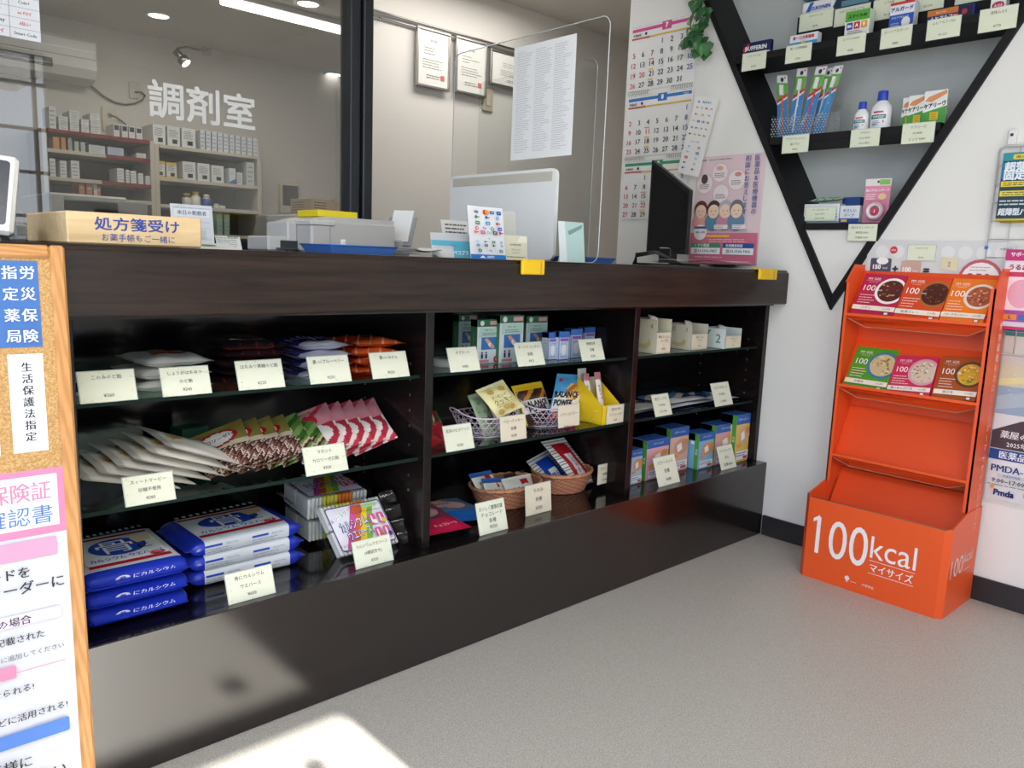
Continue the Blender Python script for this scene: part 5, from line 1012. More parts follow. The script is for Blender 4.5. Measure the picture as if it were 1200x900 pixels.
# coin trays
def coin_tray(label,x0,x1,y0,y1,h=.019):
    mb=MB(); k=.010; z0=ZT; z1=ZT+h; B='4a78c4'
    o=[(x0,y0,z1),(x1,y0,z1),(x1,y1,z1),(x0,y1,z1)]; i=[(x0+k,y0+k,z0),(x1-k,y0+k,z0),(x1-k,y1-k,z0),(x0+k,y1-k,z0)]
    for q in range(4): r=(q+1)%4; mb.quad(o[q],o[r],i[r],i[q],B,'plastic')
    mb.poly(i,B,'plastic'); mb.tube(o,.0016,'4a74bc','plastic',5,True); mb.box((x0+k+.004,y0+k+.004,z0+.0005),(x1-k-.004,y1-k-.004,z0+.003),'2f549a','plastic',.001)
    return tag(mb.build('coin_tray'),label,'tray','blue coin trays on the counter')
P=at(387,288,1,1.60); Q=at(466,291,1,1.60); coin_tray('blue coin tray before the grey printer',P.x,Q.x,1.60,1.74)
P=at(672,301,1,1.66); Q=at(722,301,1,1.66); coin_tray('blue coin tray beside the clear screen',P.x+.03,Q.x,1.66,1.80,.016)
mb=MB(); x=at(403,287,1,1.75).x; mb.box((x-.006,1.75,ZT),(x+.006,1.757,ZC+.035),'e6e6e2','plastic',.002); tag(mb.build('clip'),'small white clip standing behind the first blue tray','clip')
for i in range(4):
    x0=at(466,300,1,1.66).x; mb=MB(); 
    mb.grid(lambda u,v: V3((x0+.01*i+(.125-.012*i)*u, 1.62+.10*v+.004*i, ZT+.002+.0035*i+.010*(u**3)*(i>1)+.006*(1-u)**4*i/2)),10,4,'dcdcda','paper'); o=mb.build('paper_sheet'); tag(o,f'loose white paper sheet, {("lowest","second","third","topmost")[i]} of the pile behind the counter edge','paper','loose sheets on the counter')
# leaflets and payment sign
Y0=1.62
standee('leaflet_holder','blue and white leaflet standing beside the loose sheets','leaflet',507,304,552,272,1.66,'c9ccd0',lambda a,w,h:(a.rect(0,0,w,h*.36,'d3d6d8'),a.rect(0,h*.48,w,h*.70,'5fb2cc'),a.rect(w*.55,0,w,h*.6,'5fb2cc'),a.text('ペコプラ',w*.74,h*.22,h*.2,'eef4f6',bold=.04),a.text('じょう',w*.6,h*.52,h*.14,'3a7a98',bold=.02)),tilt=12)
standee('notice_card','white notice card with red lines behind the blue leaflet','card',522,304,560,257,1.76,'e2e2e0',lambda a,w,h:(a.lines(w*.1,h*.9,w*.9,3,h*.10,'5a5a5c',h*.04),a.lines(w*.1,h*.55,w*.9,2,h*.1,'b8503c',h*.04)),tilt=14)
standee('envelope','cream envelope leaning behind the payment sign','envelope',590,306,606,247,1.73,'d9d8d2',None,tilt=6)
def art_hours(a,w,h):
    a.poly([(w*.55,h*.72),(w*.98,h*.72),(w*.98,h*.96),(w*.7,h*.98)],'f2f0dc'); a.text('処方箋受付時間',w*.48,h*.62,h*.085,'55544a',maxw=w*.8,bold=.02); a.text('平日 9:00~18:00',w*.5,h*.42,h*.075,'6a685c',maxw=w*.7); a.text('土 9:00~13:00',w*.5,h*.30,h*.075,'6a685c',maxw=w*.66); a.lines(w*.1,h*.14,w*.9,1,.01,'77756a',h*.03)
standee('hours_card','cream opening hours card beside the payment sign','card',591,306.5,618,275,1.63,'e2e0c8',art_hours,tilt=5)
LOGO=('c0304a','e08a2c','2a58b0','2a8a5a','d03a7a','3a3a40','e0b02c','3aa0d0')
def logos(a,x0,x1,y,n,s,seed):
    rn=random.Random(seed); k0=a.k
    for k in range(n):
        a.k=k0; x=x0+(x1-x0)*(k+.5)/n; c=rn.choice(LOGO); q=rn.random()
        if q<.35: a.rrect(x-s*1.0,y-s*.6,x+s*1.0,y+s*.6,s*.25,c); a.text(rn.choice(('ID','QP','VB','nan','Pi')),x,y,s*.9,'f4f4f4',bold=.03)
        elif q<.6: a.disc(x-s*.5,y,s*.55,c); a.rect(x,y-s*.2,x+s*1.0,y+s*.2,'8a8a90')
        elif q<.8: a.disc(x,y,s*.8,c,s*.55); a.disc(x,y,s*.4,'f0f0f0',s*.25)
        else: a.text('Pay',x,y,s*1.2,c,bold=.03)
    a.k=k0+3
def art_pay(a,w,h):
    a.rect(0,0,w,h*.085,'2a7ac8'); a.text('AirPAY',w*.56,h*.042,h*.06,'f0f4f8',bold=.04); a.poly([(w*.24,h*.02),(w*.33,h*.065),(w*.42,h*.02)],'f0f4f8')
    a.text('VISA',w*.22,h*.89,h*.055,'2a3a8c',bold=.05); a.disc(w*.46,h*.89,w*.055,'d8442c'); a.disc(w*.52,h*.89,w*.055,'e8a02c'); a.rrect(w*.60,h*.86,w*.72,h*.92,.002,'3a5a9c'); a.text('JCB',w*.66,h*.89,h*.04,'f0f0f0'); a.rrect(w*.79,h*.855,w*.92,h*.925,.002,'2a6ab8'); a.text('AMEX',w*.855,h*.89,h*.025,'f0f0f0')
    for k,y in enumerate((.79,.68,.58,.50)): logos(a,w*.08,w*.95,h*y,(3,3,4,5)[k],w*.06,k+3)
    a.text('QR',w*.5,h*.385,h*.035,'5a8a5c'); logos(a,w*.06,w*.96,h*.32,4,w*.045,11); logos(a,w*.06,w*.96,h*.25,4,w*.045,12); logos(a,w*.06,w*.96,h*.15,3,w*.05,15)
t=thing('payment_sign','upright white payment sign crowded with small logos and a blue foot','sign',(1.38,1.62,ZT))
P=at(552,306,1,Y0); Q=at(593,306,1,Y0); w=Q.x-P.x; h=at(548,239,1,Y0+.01).z-ZT; fr=Fr((P.x,Y0,ZT),0,9)
mb=MB(); mb.box((0,0.0006,0),(w,.0016,h),'e8eaee','paper',.0003,fr); art_pay(Art(mb,fr),w,h); mb.build('printed_sheet',t)
mb=MB(); mb.box((-.002,.0018,-.0003),(w+.002,.004,h+.002),'ffffff','acrylic',.0004,fr); mb.prism([fr.p(-.002,0,.004),fr.p(w+.002,0,.004),V3((Q.x+.002,Y0+.06,ZT)),V3((P.x-.002,Y0+.06,ZT))],(0,0,.002),'ffffff','acrylic'); mb.build('clear_stand',t)
# clear screens standing across the counter
def rsheet(mb,X,y0,y1,z0,z1,r,th,m,col='ffffff'):
    pts=[]
    for cy_,cz_,a0 in ((y1-r,z1-r,0),(y0+r,z1-r,90),(y0+r,z0+r,180),(y1-r,z0+r,270)):
        for q in range(6): an=math.radians(a0+q*18); pts.append((X,cy_+r*math.cos(an),cz_+r*math.sin(an)))
    mb.prism(pts,(th,0,0),col,m); return pts
t=thing('clear_screen','tall clear acrylic screen standing across the counter','screen',(1.80,1.95,ZT))
mb=MB(); pts=rsheet(mb,1.80,1.592,2.303,ZT,1.728,.03,.004,'acrylic'); mb.build('acrylic_sheet',t)
mb=MB(); mb.tube([(1.802,p[1],p[2]) for p in pts],.0017,'cfd4d4','gloss',5,True); mb.build('polished_edge',t)
mb=MB(); mb.box((1.805,1.70,ZT),(1.845,1.76,ZT+.004),'ffffff','acrylic',.001); mb.prism([(1.805,1.70,ZT+.004),(1.84,1.70,ZT+.004),(1.805,1.70,ZT+.10)],(0,.004,0),'ffffff','acrylic'); mb.build('support_foot',t)
t2=thing('clear_screen','second clear acrylic screen standing behind the taped notice','screen',(1.93,2.05,ZT))
mb=MB(); pts=rsheet(mb,1.93,1.75,2.32,ZT,1.66,.03,.004,'acrylic'); mb.build('acrylic_sheet',t2)
mb=MB(); mb.tube([(1.932,p[1],p[2]) for p in pts[6:24]],.0012,'b9bebe','gloss',5); mb.build('polished_edge',t2)
A_=at(602,57,0,1.797); B_=at(676,38,0,1.797); C_=at(667,183,0,1.797); D_=at(602,188,0,1.797)
mb=MB(); fr=Fr3(A_,B_,D_); fr.ex=V3((0,-1,0)); fr.ez=V3((0,0,1)); fr.n=V3((-1,0,0)); fr.O=V3((1.7975,A_.y-.003,D_.z)); w=A_.y-B_.y-.003; h=A_.z-D_.z
mb.box((0,0,0),(w,.001,h),'f2f3f3','paper',.0002,fr); a=Art(mb,fr)
for k in (0,1,2):
    a.lines(w*(.06+.31*k),h*.95,w*(.33+.31*k),46,h*.0195,'cdd0d3',h*.006,.5)
tag(mb.build('taped_notice'),'large white sheet of fine print taped to the clear screen','notice')
# monitor turned away, with a white back
t=thing('white_monitor','large white monitor seen from behind, standing across the counter','monitor',(1.72,1.97,ZT))
mb=MB(); rsheet(mb,1.735,1.714,2.226,ZT+.004,1.305,.022,.012,'plastic','eef0ef'); mb.build('back_shell',t)
mb=MB(); mb.box((1.7335,1.73,1.268),(1.735,2.21,1.296),'c9c6b8','plastic',.0004); mb.build('top_strip',t)
mb=MB(); mb.box((1.68,1.90,ZT),(1.77,2.05,ZT+.004),'dcdedf','plastic',.001); mb.build('stand_foot',t)
fr=Fr((at(655,307,1,1.64).x,1.64,ZT),-70,4)
f=Fr((at(656,306,1,1.63).x,1.63,ZT),-8,8); w=at(682,306,1,1.63).x-f.O.x; mb=MB(); mb.box((0,0,0),(w,.0015,.118),'b9d6d2','card',.0003,f); a=Art(mb,f); a.poly([(0,.0),(w*.3,.0),(w*.25,.118),(0,.118)],'e4ecec'); a.poly([(w*.35,.09),(w*.95,.112),(w*.9,.10),(w*.4,.078)],'7fa09c'); mb.prism([f.p(w*.3,.08,.0015),f.p(w*.3,.002,.05),f.p(w*.3,.002,.008)],f.ex*(w*.3),'c4dcd8','card'); tag(mb.build('leaflet_stand'),'pale green leaflet standing beside the white monitor','leaflet')
# yellow grips on the counter edge
for xl,xr,yt,yb,nm in ((610,636,307,321.5,'below the white monitor'),(888,908,316,327.5,'at the white wall end')):
    P=at(xl,yb,1,1.505); Q=at(xr,yb,1,1.505); mb=MB(); mb.box((P.x,1.497,P.z),(Q.x,1.5075,ZC+.001),'eec316','plastic',.003); mb.box((P.x,1.499,ZC+.0003),(Q.x,1.535,ZC+.004),'eec316','plastic',.0015); mb.box((P.x+(Q.x-P.x)*.78,1.4962,P.z+.002),(P.x+(Q.x-P.x)*.86,1.498,ZC),'cf9f10','plastic',.0005)
    tag(mb.build('yellow_clip'),f'bright yellow clip on the counter edge {nm}','clip','yellow clips on the counter edge')
# black monitor near the calendars
t=thing('black_monitor','black monitor turned sideways before the wall calendars','monitor',(2.62,1.95,ZT))
TL=at(765,186,0,2.60); TR=at(813,222,0,2.42); BLp=at(763,290,0,2.60); BR=at(808,283,0,2.42)
mb=MB(); dv=V3((.03,.02,0)); TLv,TRv,BLv=V3(TL),V3(TR),V3(BLp)
X0=2.585; yb_,yf_=at(764,188,0,X0).y, at(812,222,0,X0-.0).y
mb.prism([(X0,yb_,1.075),(X0-.02,yf_,1.075),(X0-.02,yf_,1.315),(X0,yb_,1.44)],(.022,0,0),'1c1d20','plastic'); mb.build('screen_housing',t)
mb=MB(); mb.quad((X0-.0012,yb_-.010,1.095),(X0-.0206,yf_+.008,1.095),(X0-.0206,yf_+.008,1.30),(X0-.0012,yb_-.010,1.42),'14161b','gloss'); mb.build('screen',t)
ym=(yb_+yf_)/2
mb=MB(); mb.box((X0-.015,ym-.03,ZT+.008),(X0+.03,ym+.03,1.10),'1c1d20','plastic',.004); mb.box((X0-.10,ym-.09,ZT),(X0+.10,ym+.09,ZT+.010),'1c1d20','plastic',.004); mb.build('stand',t)
mb=MB()
for k in range(3): mb.tube([(2.45+.02*k,1.98+.01*k,ZT+.006),(2.40,1.93,ZT+.03+.006*k),(2.43,1.86,ZT+.045+.004*k),(2.52,1.80,ZT+.006)],.0035,'2a2b2e','plastic',6)
tag(mb.build('cable'),'dark cables looped on the counter below the black monitor','cable')
for i in range(6):
    mb=MB(); x0=at(806,312,1,1.57).x; x1=at(888,313,1,1.57).x; dx=.012*((i*7)%5-2)
    mb.grid(lambda u,v: V3((x0+dx+(x1-x0-.02)*u, 1.56+.012*((i*5)%3)+.16*v, ZT+.001+.0042*i+.0012*math.sin(7*u+i)+.004*(u**6))),14,4,('d9d8d4','cfcdc8','dedcd6')[i%3],'paper')
    if i==5:
        pass
    tag(mb.build('newspaper'),f'folded printed sheet on the counter below the pink poster, {("lowest","second","third","fourth","fifth","topmost")[i]} of the heap','paper','printed sheets below the pink poster')

# ================================================================== on the white wall above the counter
def wallrect(TLp,BRp,X):
    A=at(*TLp,0,X); B=at(*BRp,0,X); return A.y,B.y,B.z,A.z
t=thing('wall_calendar','three month white wall calendar with pink, blue and green bands','calendar',(XW-.005,2.15,1.2))
zs=[(2.030,1.765,'7','d0508a',2,31),(1.745,1.492,'8','3a78c0',5,31),(1.474,1.225,'9','3f9a72',1,30)]
y1=2.335; 
for (z1,z0,mo,c,first,nd) in zs:
    y0=1.995; w=y1-y0; h=z1-z0; fr=Fr((XW-.003,y1,z0),-90); mb=MB(); mb.box((0,0,0),(w,.0012,h),'e9e8e6','paper',.0002,fr); a=Art(mb,fr)
    a.rect(w*.02,h*.905,w*.98,h*.955,c); a.rect(w*.48,h*.86,w*.62,h*.985,c); a.text(mo,w*.55,h*.925,h*.10,'f4f4f4',bold=.05); a.text('2026',w*.9,h*.92,h*.05,'f2f2f4' if mo!='8' else 'eef2f6')
    a.rect(w*.02,h*.79,w*.30,h*.815,'c0504a'); a.rect(w*.30,h*.79,w*.98,h*.815,'e0b84a'); a.text('令和8年',w*.10,h*.855,h*.05,'44464a',bold=.03); a.disc(w*.24,h*.86,w*.018,'3a3a6a')
    a.lines(w*.02,h*.985,w*.98,1,.01,'b9b9b6',.0015,0)
    start={'7':3,'8':6,'9':2}[mo]
    for d in range(1,nd+1):
        k=start+d-1; r=k//7; q=k%7
        if r>4: r=4
        x=w*(.07+.143*q); y=h*(.70-.155*r); c2='c0404a' if q==0 or (mo=='7' and d==20) or (mo=='8' and d==11) or (mo=='9' and d in (21,22,23)) else ('35508f' if q==6 else '2e3034')
        if k//7<=4: a.text(str(d),x,y,h*.115,c2,bold=.02); a.k-=1
    a.k+=1
    for q,r,cc in ((2,1,'e09a6a'),(2,2,'e6c83a'),(2,3,'e6c83a')): a.rect(w*(.02+.143*q),h*(.60-.155*r),w*(.10+.143*q),h*(.62-.155*r),cc); a.k-=1
    a.k+=1
    for r in range(5): a.rect(w*.02,h*(.615-.155*r),w*.98,h*(.6165-.155*r),'d3d3d0'); a.k-=1
    o=mb.build('month_sheet',t)
for zz in (1.755,1.483):
    mb=MB()
    for k in range(30):
        if 9<k<20: continue
        y=y1-.008-.0112*k; mb.tube([(XW-.003,y,zz-.009),(XW-.010,y,zz),(XW-.003,y,zz+.009)],.0011,'8f8f8c','metal',4)
    o=mb.build('wire_binding',t); o['kind']='stuff'
mb=MB(); TL=at(801,112,0,2.735); TR=at(826.5,115.5,0,2.735); BLq=at(793.5,202,0,2.735); fr=Fr3(TL,TR,BLq); fr.ez=(fr.ez-fr.ex*fr.ez.dot(fr.ex)).normalized(); w,h=fr.w,fr.h
mb.box((0,0,0),(w,.001,h),'ecebe8','paper',.0002,fr); a=Art(mb,fr); a.text('AirPAY',w*.55,h*.935,h*.045,'3a8ac0',maxw=w*.6,bold=.03); a.poly([(w*.14,h*.92),(w*.20,h*.95),(w*.26,h*.92)],'3a8ac0')
for k in range(5): logos(a,w*.08,w*.94,h*(.86-.085*k),4 if k!=1 else 3,w*.06,k+30)
a.text('QRコード決済',w*.5,h*.43,h*.02,'55585c')
for k in range(5):
    logos(a,w*.06,w*.96,h*(.36-.07*k),2,w*.07,k+50); a.rect(w*.05,h*(.325-.07*k),w*.95,h*(.326-.07*k),'b9b9b9')
tag(mb.build('payment_strip'),'narrow white strip of payment logos hanging tilted before the calendar','payment notice')
# pink consultation poster
yA,yB,z0,z1=1.950,1.645,1.046,1.466; w=yA-yB; h=z1-z0
mb=MB(); fr=Fr((XW-.003,yA,z0),-90); mb.box((0,0,0),(w,.001,h),'e3cdd2','paper',.0002,fr); a=Art(mb,fr)
for i in range(26):
    a.rect(w*i/26,h*.28,w*i/26+.0006,h,'dcc0c8'); a.k-=1
a.k+=1
a.text('pmda',w*.10,h*.965,h*.028,'3a3f5c',bold=.03); a.lines(w*.18,h*.97,w*.62,1,.01,'7a7280',.003)
for cx,cy,r in ((.36,.845,.12),(.14,.745,.125),(.62,.77,.13),(.40,.65,.12)):
    a.disc(w*cx,h*cy,w*r,'f0e4e4'); a.ring(w*cx,h*cy,w*r*.97,w*r,'c98a98'); a.lines(w*(cx-.08),h*(cy-.005),w*(cx+.08),3,h*.016,'6a5a60',.0025,.2)
a.disc(w*.14,h*.79,w*.05,'55403c',h*.045); a.disc(w*.36,h*.885,w*.05,'e0a89c',h*.02); a.disc(w*.64,h*.82,w*.05,'d98a8a',h*.02)
for i,(cx,hc,sc) in enumerate(((.12,'6a3038','e8a8a0'),(.32,'4a3a3c','5a8aa0'),(.50,'b9b4b8','c98aa0'),(.67,'7a787c','6a8aa8'))):
    a.disc(w*cx,h*.39,w*.125,sc,h*.085); a.disc(w*cx,h*.505,w*.105,hc,h*.085); a.disc(w*cx,h*.485,w*.085,'eecfb8',h*.065); a.disc(w*(cx-.03),h*.49,.0022,'3a3030'); a.disc(w*(cx+.03),h*.49,.0022,'3a3030'); a.disc(w*cx,h*.455,.004,'b86a6a',.0015)
a.vtext('医薬品&医療機器の',w*.915,h*.985,.0242,'4a5a94',1.04,bold=.02); a.vtext('相談にお答えします',w*.785,h*.985,.0242,'4a5a94',1.04,bold=.02)
a.rect(0,0,w,h*.285,'cf6f88'); a.disc(w*.15,h*.29,w*.10,'f0e8e8'); a.text('9時~17時',w*.15,h*.29,h*.026,'2a4a8a',bold=.02); a.rect(w*.06,h*.325,w*.24,h*.345,'3a5a9c')
for x in (.36,.63,): a.rect(w*x,h*.32,w*(x+.2),h*.36,'eee4e4'); a.lines(w*(x+.01),h*.35,w*(x+.15),2,.006,'6a6a74',.0015)
a.rect(w*.26,h*.245,w*.6,h*.265,'e6c24a'); a.lines(w*.3,h*.225,w*.92,2,.008,'f0dce0',.002)
a.rect(w*.03,h*.145,w*.48,h*.19,'4f8a6a'); a.text('くすり相談',w*.2,h*.168,h*.035,'eef2ee',bold=.03); a.rect(w*.03,h*.085,w*.48,h*.145,'f0eeee'); a.text('☎03-3506-9457',w*.255,h*.115,h*.038,'33406a',maxw=w*.42,bold=.02)
a.rect(w*.52,h*.145,w*.97,h*.19,'2f4f94'); a.text('医療機器相談',w*.69,h*.168,h*.03,'eef0f4',maxw=w*.3,bold=.03); a.rect(w*.52,h*.085,w*.97,h*.145,'f0eeee'); a.text('☎03-3506-9436',w*.745,h*.115,h*.038,'33406a',maxw=w*.42,bold=.02); a.lines(w*.1,h*.06,w*.7,1,.01,'f0dce0',.002)
tag(mb.build('poster'),'pink poster of four cartoon people and telephone numbers above the counter','poster')
# ivy
iv=thing('hanging_ivy','green ivy sprig hanging over the top corner of the triangular shelf','ivy',(XW-.04,1.94,1.9))
rn=random.Random(21); mb=MB(); mb.tube([(XW-.02,1.98,2.25),(XW-.03,1.97,2.10),(XW-.04,1.955,1.98),(XW-.035,1.945,1.88)],.003,'4a5a30','leaf',6); mb.tube([(XW-.03,1.97,2.10),(XW-.05,1.99,2.02),(XW-.05,2.0,1.93)],.0022,'4a5a30','leaf',6); mb.build('stem',iv)
for k in range(46):
    c=V3((XW-.025-.06*rn.random(),1.915+.09*rn.random(),1.88+.26*rn.random()**1.2)); s_=rn.uniform(.036,.054)
    if k<4: c=V3((XW-.04-.01*k,(1.925,1.955,1.995,1.905)[k],(1.865,1.875,1.925,1.885)[k]))
    n=V3((-1,rn.uniform(-.7,.5),rn.uniform(-.2,.7))).normalized(); d=V3((rn.uniform(-.3,.1),rn.uniform(-.7,.7),-1)); d=(d-n*d.dot(n)).normalized(); e=n.cross(d)
    prof=[(0,0),(.28,-.12),(.62,.08),(.52,.34),(.40,.45),(.30,.62),(.0,1.0),(-.30,.62),(-.40,.45),(-.52,.34),(-.62,.08),(-.28,-.12)]
    mb=MB(); vs=[c+d*(.35*s_)+n*.004]+[c+e*(x*s_)+d*(y*s_)-n*(abs(x)*.012+.006*y*y) for x,y in prof]
    mb.raw(vs,[(0,1+i,1+(i+1)%12) for i in range(12)],rn.choice(('2a5a30','346a36','204c28','3f7a40')),'leaf',True); mb.build('leaf',iv)

# ================================================================== cork board at the street end of the counter
bd=thing('cork_board','pine framed cork board of notices leaning against the counter','notice board',(.05,1.46,0))
xR_=.352; xL_=-.32; TLT=math.degrees(math.atan2(.045,1.03)); fb=Fr((xL_,1.430,.004),0,TLT); BW=xR_-xL_; BH=1.022
mb=MB(); mb.box((.015,.006,.015),(BW-.015,.016,BH-.015),'c8a068','cork',0,fb); mb.build('cork_panel',bd)
for x0,x1,z0,z1,m in ((BW-.022,BW,0,BH,'pine_v'),(0,.022,0,BH,'pine_v'),(.0222,BW-.0222,BH-.021,BH,'pine_h'),(.0222,BW-.0222,0,.021,'pine_h')):
    mb=MB(); mb.box((x0,0,z0),(x1,.022,z1),'d8a868',m,.004,fb); mb.build('frame_rail',bd)
def bpx(x,y):
    """board coordinates of a measured picture position"""
    d=ray(x,y); n=fb.n; O=fb.p(0,0,.0055); tt=(O-V3((0,0,HC))).dot(n)/d.dot(n); p=V3((0,0,HC))+d*tt-O; return p.dot(fb.ex),p.dot(fb.ez)
def sheet(name,label,x0,z0,x1,z1,col,art,lift=0):
    f=Fr(fb.p(x0,z0,.0055-lift)); f.ex,f.ez,f.n=fb.ex,fb.ez,fb.n; mb=MB(); mb.box((0,-.0006,0),(x1-x0,0,z1-z0),col,'paper',.0001,f); f.O=f.p(0,0,-.0006)
    if art: art(Art(mb,f),x1-x0,z1-z0)
    return tag(mb.build(name),label,'notice','notices on the cork board')
a0=bpx(50,406); a1=bpx(43.5,306); B0=bpx(0,407)
def art_blue(a,w,h):
    for i,(l,r) in enumerate((('指','労'),('定','災'),('薬','保'),('局','険'))):
        y=h*(.865-.245*i)
        for k,ch in enumerate((l,r)): a.text(ch,w-.0435-.001+.0245*k+.004,y,.0225,'eef2f8',bold=.03)
sheet('notice_plate','blue plate with white characters at the top of the cork board',a0[0]-.085,a0[1],a0[0],a1[1],'4a76b8',art_blue)
c0=bpx(58,527); c1=bpx(8,414)
sheet('notice_strip','white strip with one column of characters below the blue plate',c1[0],c0[1],c0[0]-.001,bpx(50,414)[1],'eceef2',lambda a,w,h:a.vtext('生活保護法指定',w*.52,h*.93,.0165,'33343c',1.16,bold=.03))
d1=bpx(74,546); d0=bpx(77,621)
PW_=.42
def art_big(a,w,h):
    H=d1[1]-d0[1]
    a.rect(0,h-H,w,h,'e08ab0'); a.rect(.02,h-H+.013,w-.011,h-.010,'f2f0f4'); 
    a.text('資格確認書等の保険証',w-.127-.045,h-.030-.006,.034,'e08ab0',maxw=.30,bold=.018); a.text('確認書',w-.070,h-.072-.004,.034,'5a84c8',maxw=.105)
    def y(px): return h-(d1[1]-bpx(60,px)[1])
    Z=lambda px,py:(bpx(px,py)[0]-(d1[0]-w), h-(d1[1]-bpx(px,py)[1]))
    x,yy=Z(66,627); x2,y2=Z(67,648); a.rrect(.02,y2,x2,yy,.003,'dfa0c0')
    x,yy=Z(20,672); a.text('カードを',x-.022,yy,.021,'33353f',bold=.018); x,yy=Z(69,678); a.text('カードリーダーに',x-.083,yy-.002,.023,'33353f',bold=.018)
    x,yy=Z(71,708); x2,y2=Z(72,721); a.rrect(.02,y2,x2,yy,.003,'e8d8ea'); x,yy=Z(27,726); a.text('利用登録の場合',x-.046,yy,.0165,'3a3c46',bold=.02)
    x,yy=Z(50,741); a.text('健康保険証と記載された',x-.077,yy,.0145,'33353f',bold=.018); x,yy=Z(75,754); a.text('スマホに追加してください',x-.063,yy,.0105,'55575f')
    x,yy=Z(19,778); x2,y2=Z(19,793); a.rrect(.02,y2,x2,yy,.003,'d98aac'); x3,y3=Z(76,771); a.rect(x2,y3-.0012,x3,y3,'d98aac')
    x,yy=Z(40,802); a.text('医療が受けられる!',x-.060,yy,.0145,'33353f',bold=.018); x,yy=Z(77,823); a.text('救急などに活用される!',x-.072,yy,.0145,'33353f',bold=.018)
    x,yy=Z(81,837); x2,y2=Z(81,853); a.rrect(.02,y2,x2,yy,.003,'5a84d0'); x,yy=Z(36,889); a.text('皆様に',x-.030,yy,.022,'33353f',bold=.018); x,yy=Z(79,893); a.text('ください',x-.045,yy-.004,.022,'33353f',bold=.018)
zb=bpx(60,930)[1]
sheet('notice_poster','large white notice with pink heading on the lower half of the cork board',d1[0]-PW_,max(.05,zb),d1[0],d1[1],'d4d6dc',art_big,.0002)
e1=bpx(1,534); sheet('notice_slip','narrow white slip at the edge beside the white strip on the cork board',e1[0]-.08,e1[1],e1[0],e1[1]+.11,'e6e8ee',None)

# ================================================================== dispensary behind the glass
t=thing('payment_sheet','white sheet of payment logos stuck inside the glazed screen','payment notice',(.45,YG-.004,1.44))
p=at(48,50,1,YG-.004); fr=Fr((p.x-.145,YG-.005,p.z),0); mb=MB(); mb.box((0,0,0),(.145,.001,.21),'e6e8ec','paper',.0001,fr); a=Art(mb,fr)
nm=['Smart Code','d払い','au PAY','Coin+','COIN','iD','VISA','JCB']; nl_=['famiペイ','Apple Pay','PayPay','QUICPay','Suica','WAON','nanaco','Edy']; cl=['3a3c44','c0384a','d8683a','55585c','3a8a5a','2a58a8','2a3f8c','3a6a9c']; cr=['d0408a','55585c','33363c','2a4a9c','2a8a5a','2a58a8','d0803a','3a6a9c']
for k in range(8):
    y=.012+.0245*k; a.rect(.001,y+.0115,.144,y+.0121,'3a4a78'); a.k-=1; a.text(nm[k],.112,y,.010,cl[k],maxw=.05,bold=.03); a.text(nl_[k],.045,y,.012,cr[k],maxw=.06,bold=.03); a.k-=2
a.k+=4; a.rect(.0785,0,.0793,.21,'3a4a78'); mb.build('printed_sheet',t)
# shelves of medicine
YS=5.40; SC_='b9b2a4'
def srow(name,label,z_px,xs,dep=.33):
    return
def shelf_unit(label,pxl,pxr,rows,red):
    x0=at(pxl,165,1,YS).x; x1=at(pxr,175,1,YS).x; t=thing('medicine_shelf',label,'shelf unit',((x0+x1)/2,5.57,0),'medicine shelves in the dispensary')
    for x in (x0,x1):
        mb=MB(); mb.box((x-.014,YS+.002,0),(x+.014,5.745,rows[0]),SC_,'plastic',.002); mb.build('upright',t)
    for k,z in enumerate(rows):
        mb=MB(); mb.box((x0+.014,YS,z-.022),(x1-.014,5.74,z),SC_,'plastic',.001)
        if red[k]: mb.box((x0+.014+(x1-x0-.03)*(1-red[k]),YS-.003,z-.022),(x1-.014,YS-.0003,z),'7a2230','plastic',.001)
        mb.build('shelf_board',t)
    mb=MB(); mb.box((x0+.014,5.735,.05),(x1-.014,5.745,rows[0]-.02),'4e4a43','matte',0); mb.build('back_panel',t); return x0,x1
zz=lambda x,y: at(x,y,1,YS).z
R1=[zz(118,157.5),zz(118,180),zz(130,212.5),zz(150,234),.75,.35]; shelf_unit('cream medicine shelf with dark red shelf edges',52,178.5,R1,[1,.45,.5,0,0,0])
R2=[zz(242,175.5),zz(242,212.5),zz(272,245),zz(304,277),.62]; shelf_unit('cream medicine shelf with dark boards under the large white boxes',183.5,304,R2,[0,0,0,0,0])
GM='medicine boxes on the dispensary shelves'
def mbox(label,xl,xr,yt,z,col='cfd0cf',mark=None,band=None,cat='medicine box',Y=YS+.02,d=.16):
    a0=at(xl,yt,1,Y); x1=at(xr,yt,1,Y).x; h=max(.03,a0.z-z); fr=Fr((a0.x,Y,z+.0006),0); w=max(.02,x1-a0.x-.006)
    def art(a,w,h):
        if band: a.rect(0,h*.82,w,h,band); a.rect(0,0,w,h*.10,band)
        if mark=='label': a.rect(w*.38,h*.12,w*.78,h*.34,'26272c'); a.lines(w*.12,h*.82,w*.88,5,h*.085,'6a6e78',h*.03)
        elif mark=='tag': a.rect(w*.12,h*.52,w*.88,h*.92,'2a2b30'); a.lines(w*.15,h*.38,w*.85,3,h*.11,'9a9da4',h*.03)
        elif mark=='lines': a.lines(w*.12,h*.82,w*.9,4,h*.2,'8a8d94',h*.06)
        elif mark=='wave': a.disc(w*.5,h*.62,w*.4,'a9abad',h*.10); a.lines(w*.15,h*.35,w*.85,2,h*.15,'8a8d94',h*.05)
        elif mark=='blue': a.poly([(0,0),(w,0),(w,h*.35),(0,h*.1)],'3f6fae'); a.lines(w*.15,h*.8,w*.85,3,h*.1,'7a9ac0',h*.03)
    return carton('medicine_box',label,cat,fr,w,h,d,col,art,group=GM)
O_=('first','second','third','fourth','fifth','sixth','seventh','eighth','ninth','tenth','eleventh','twelfth')
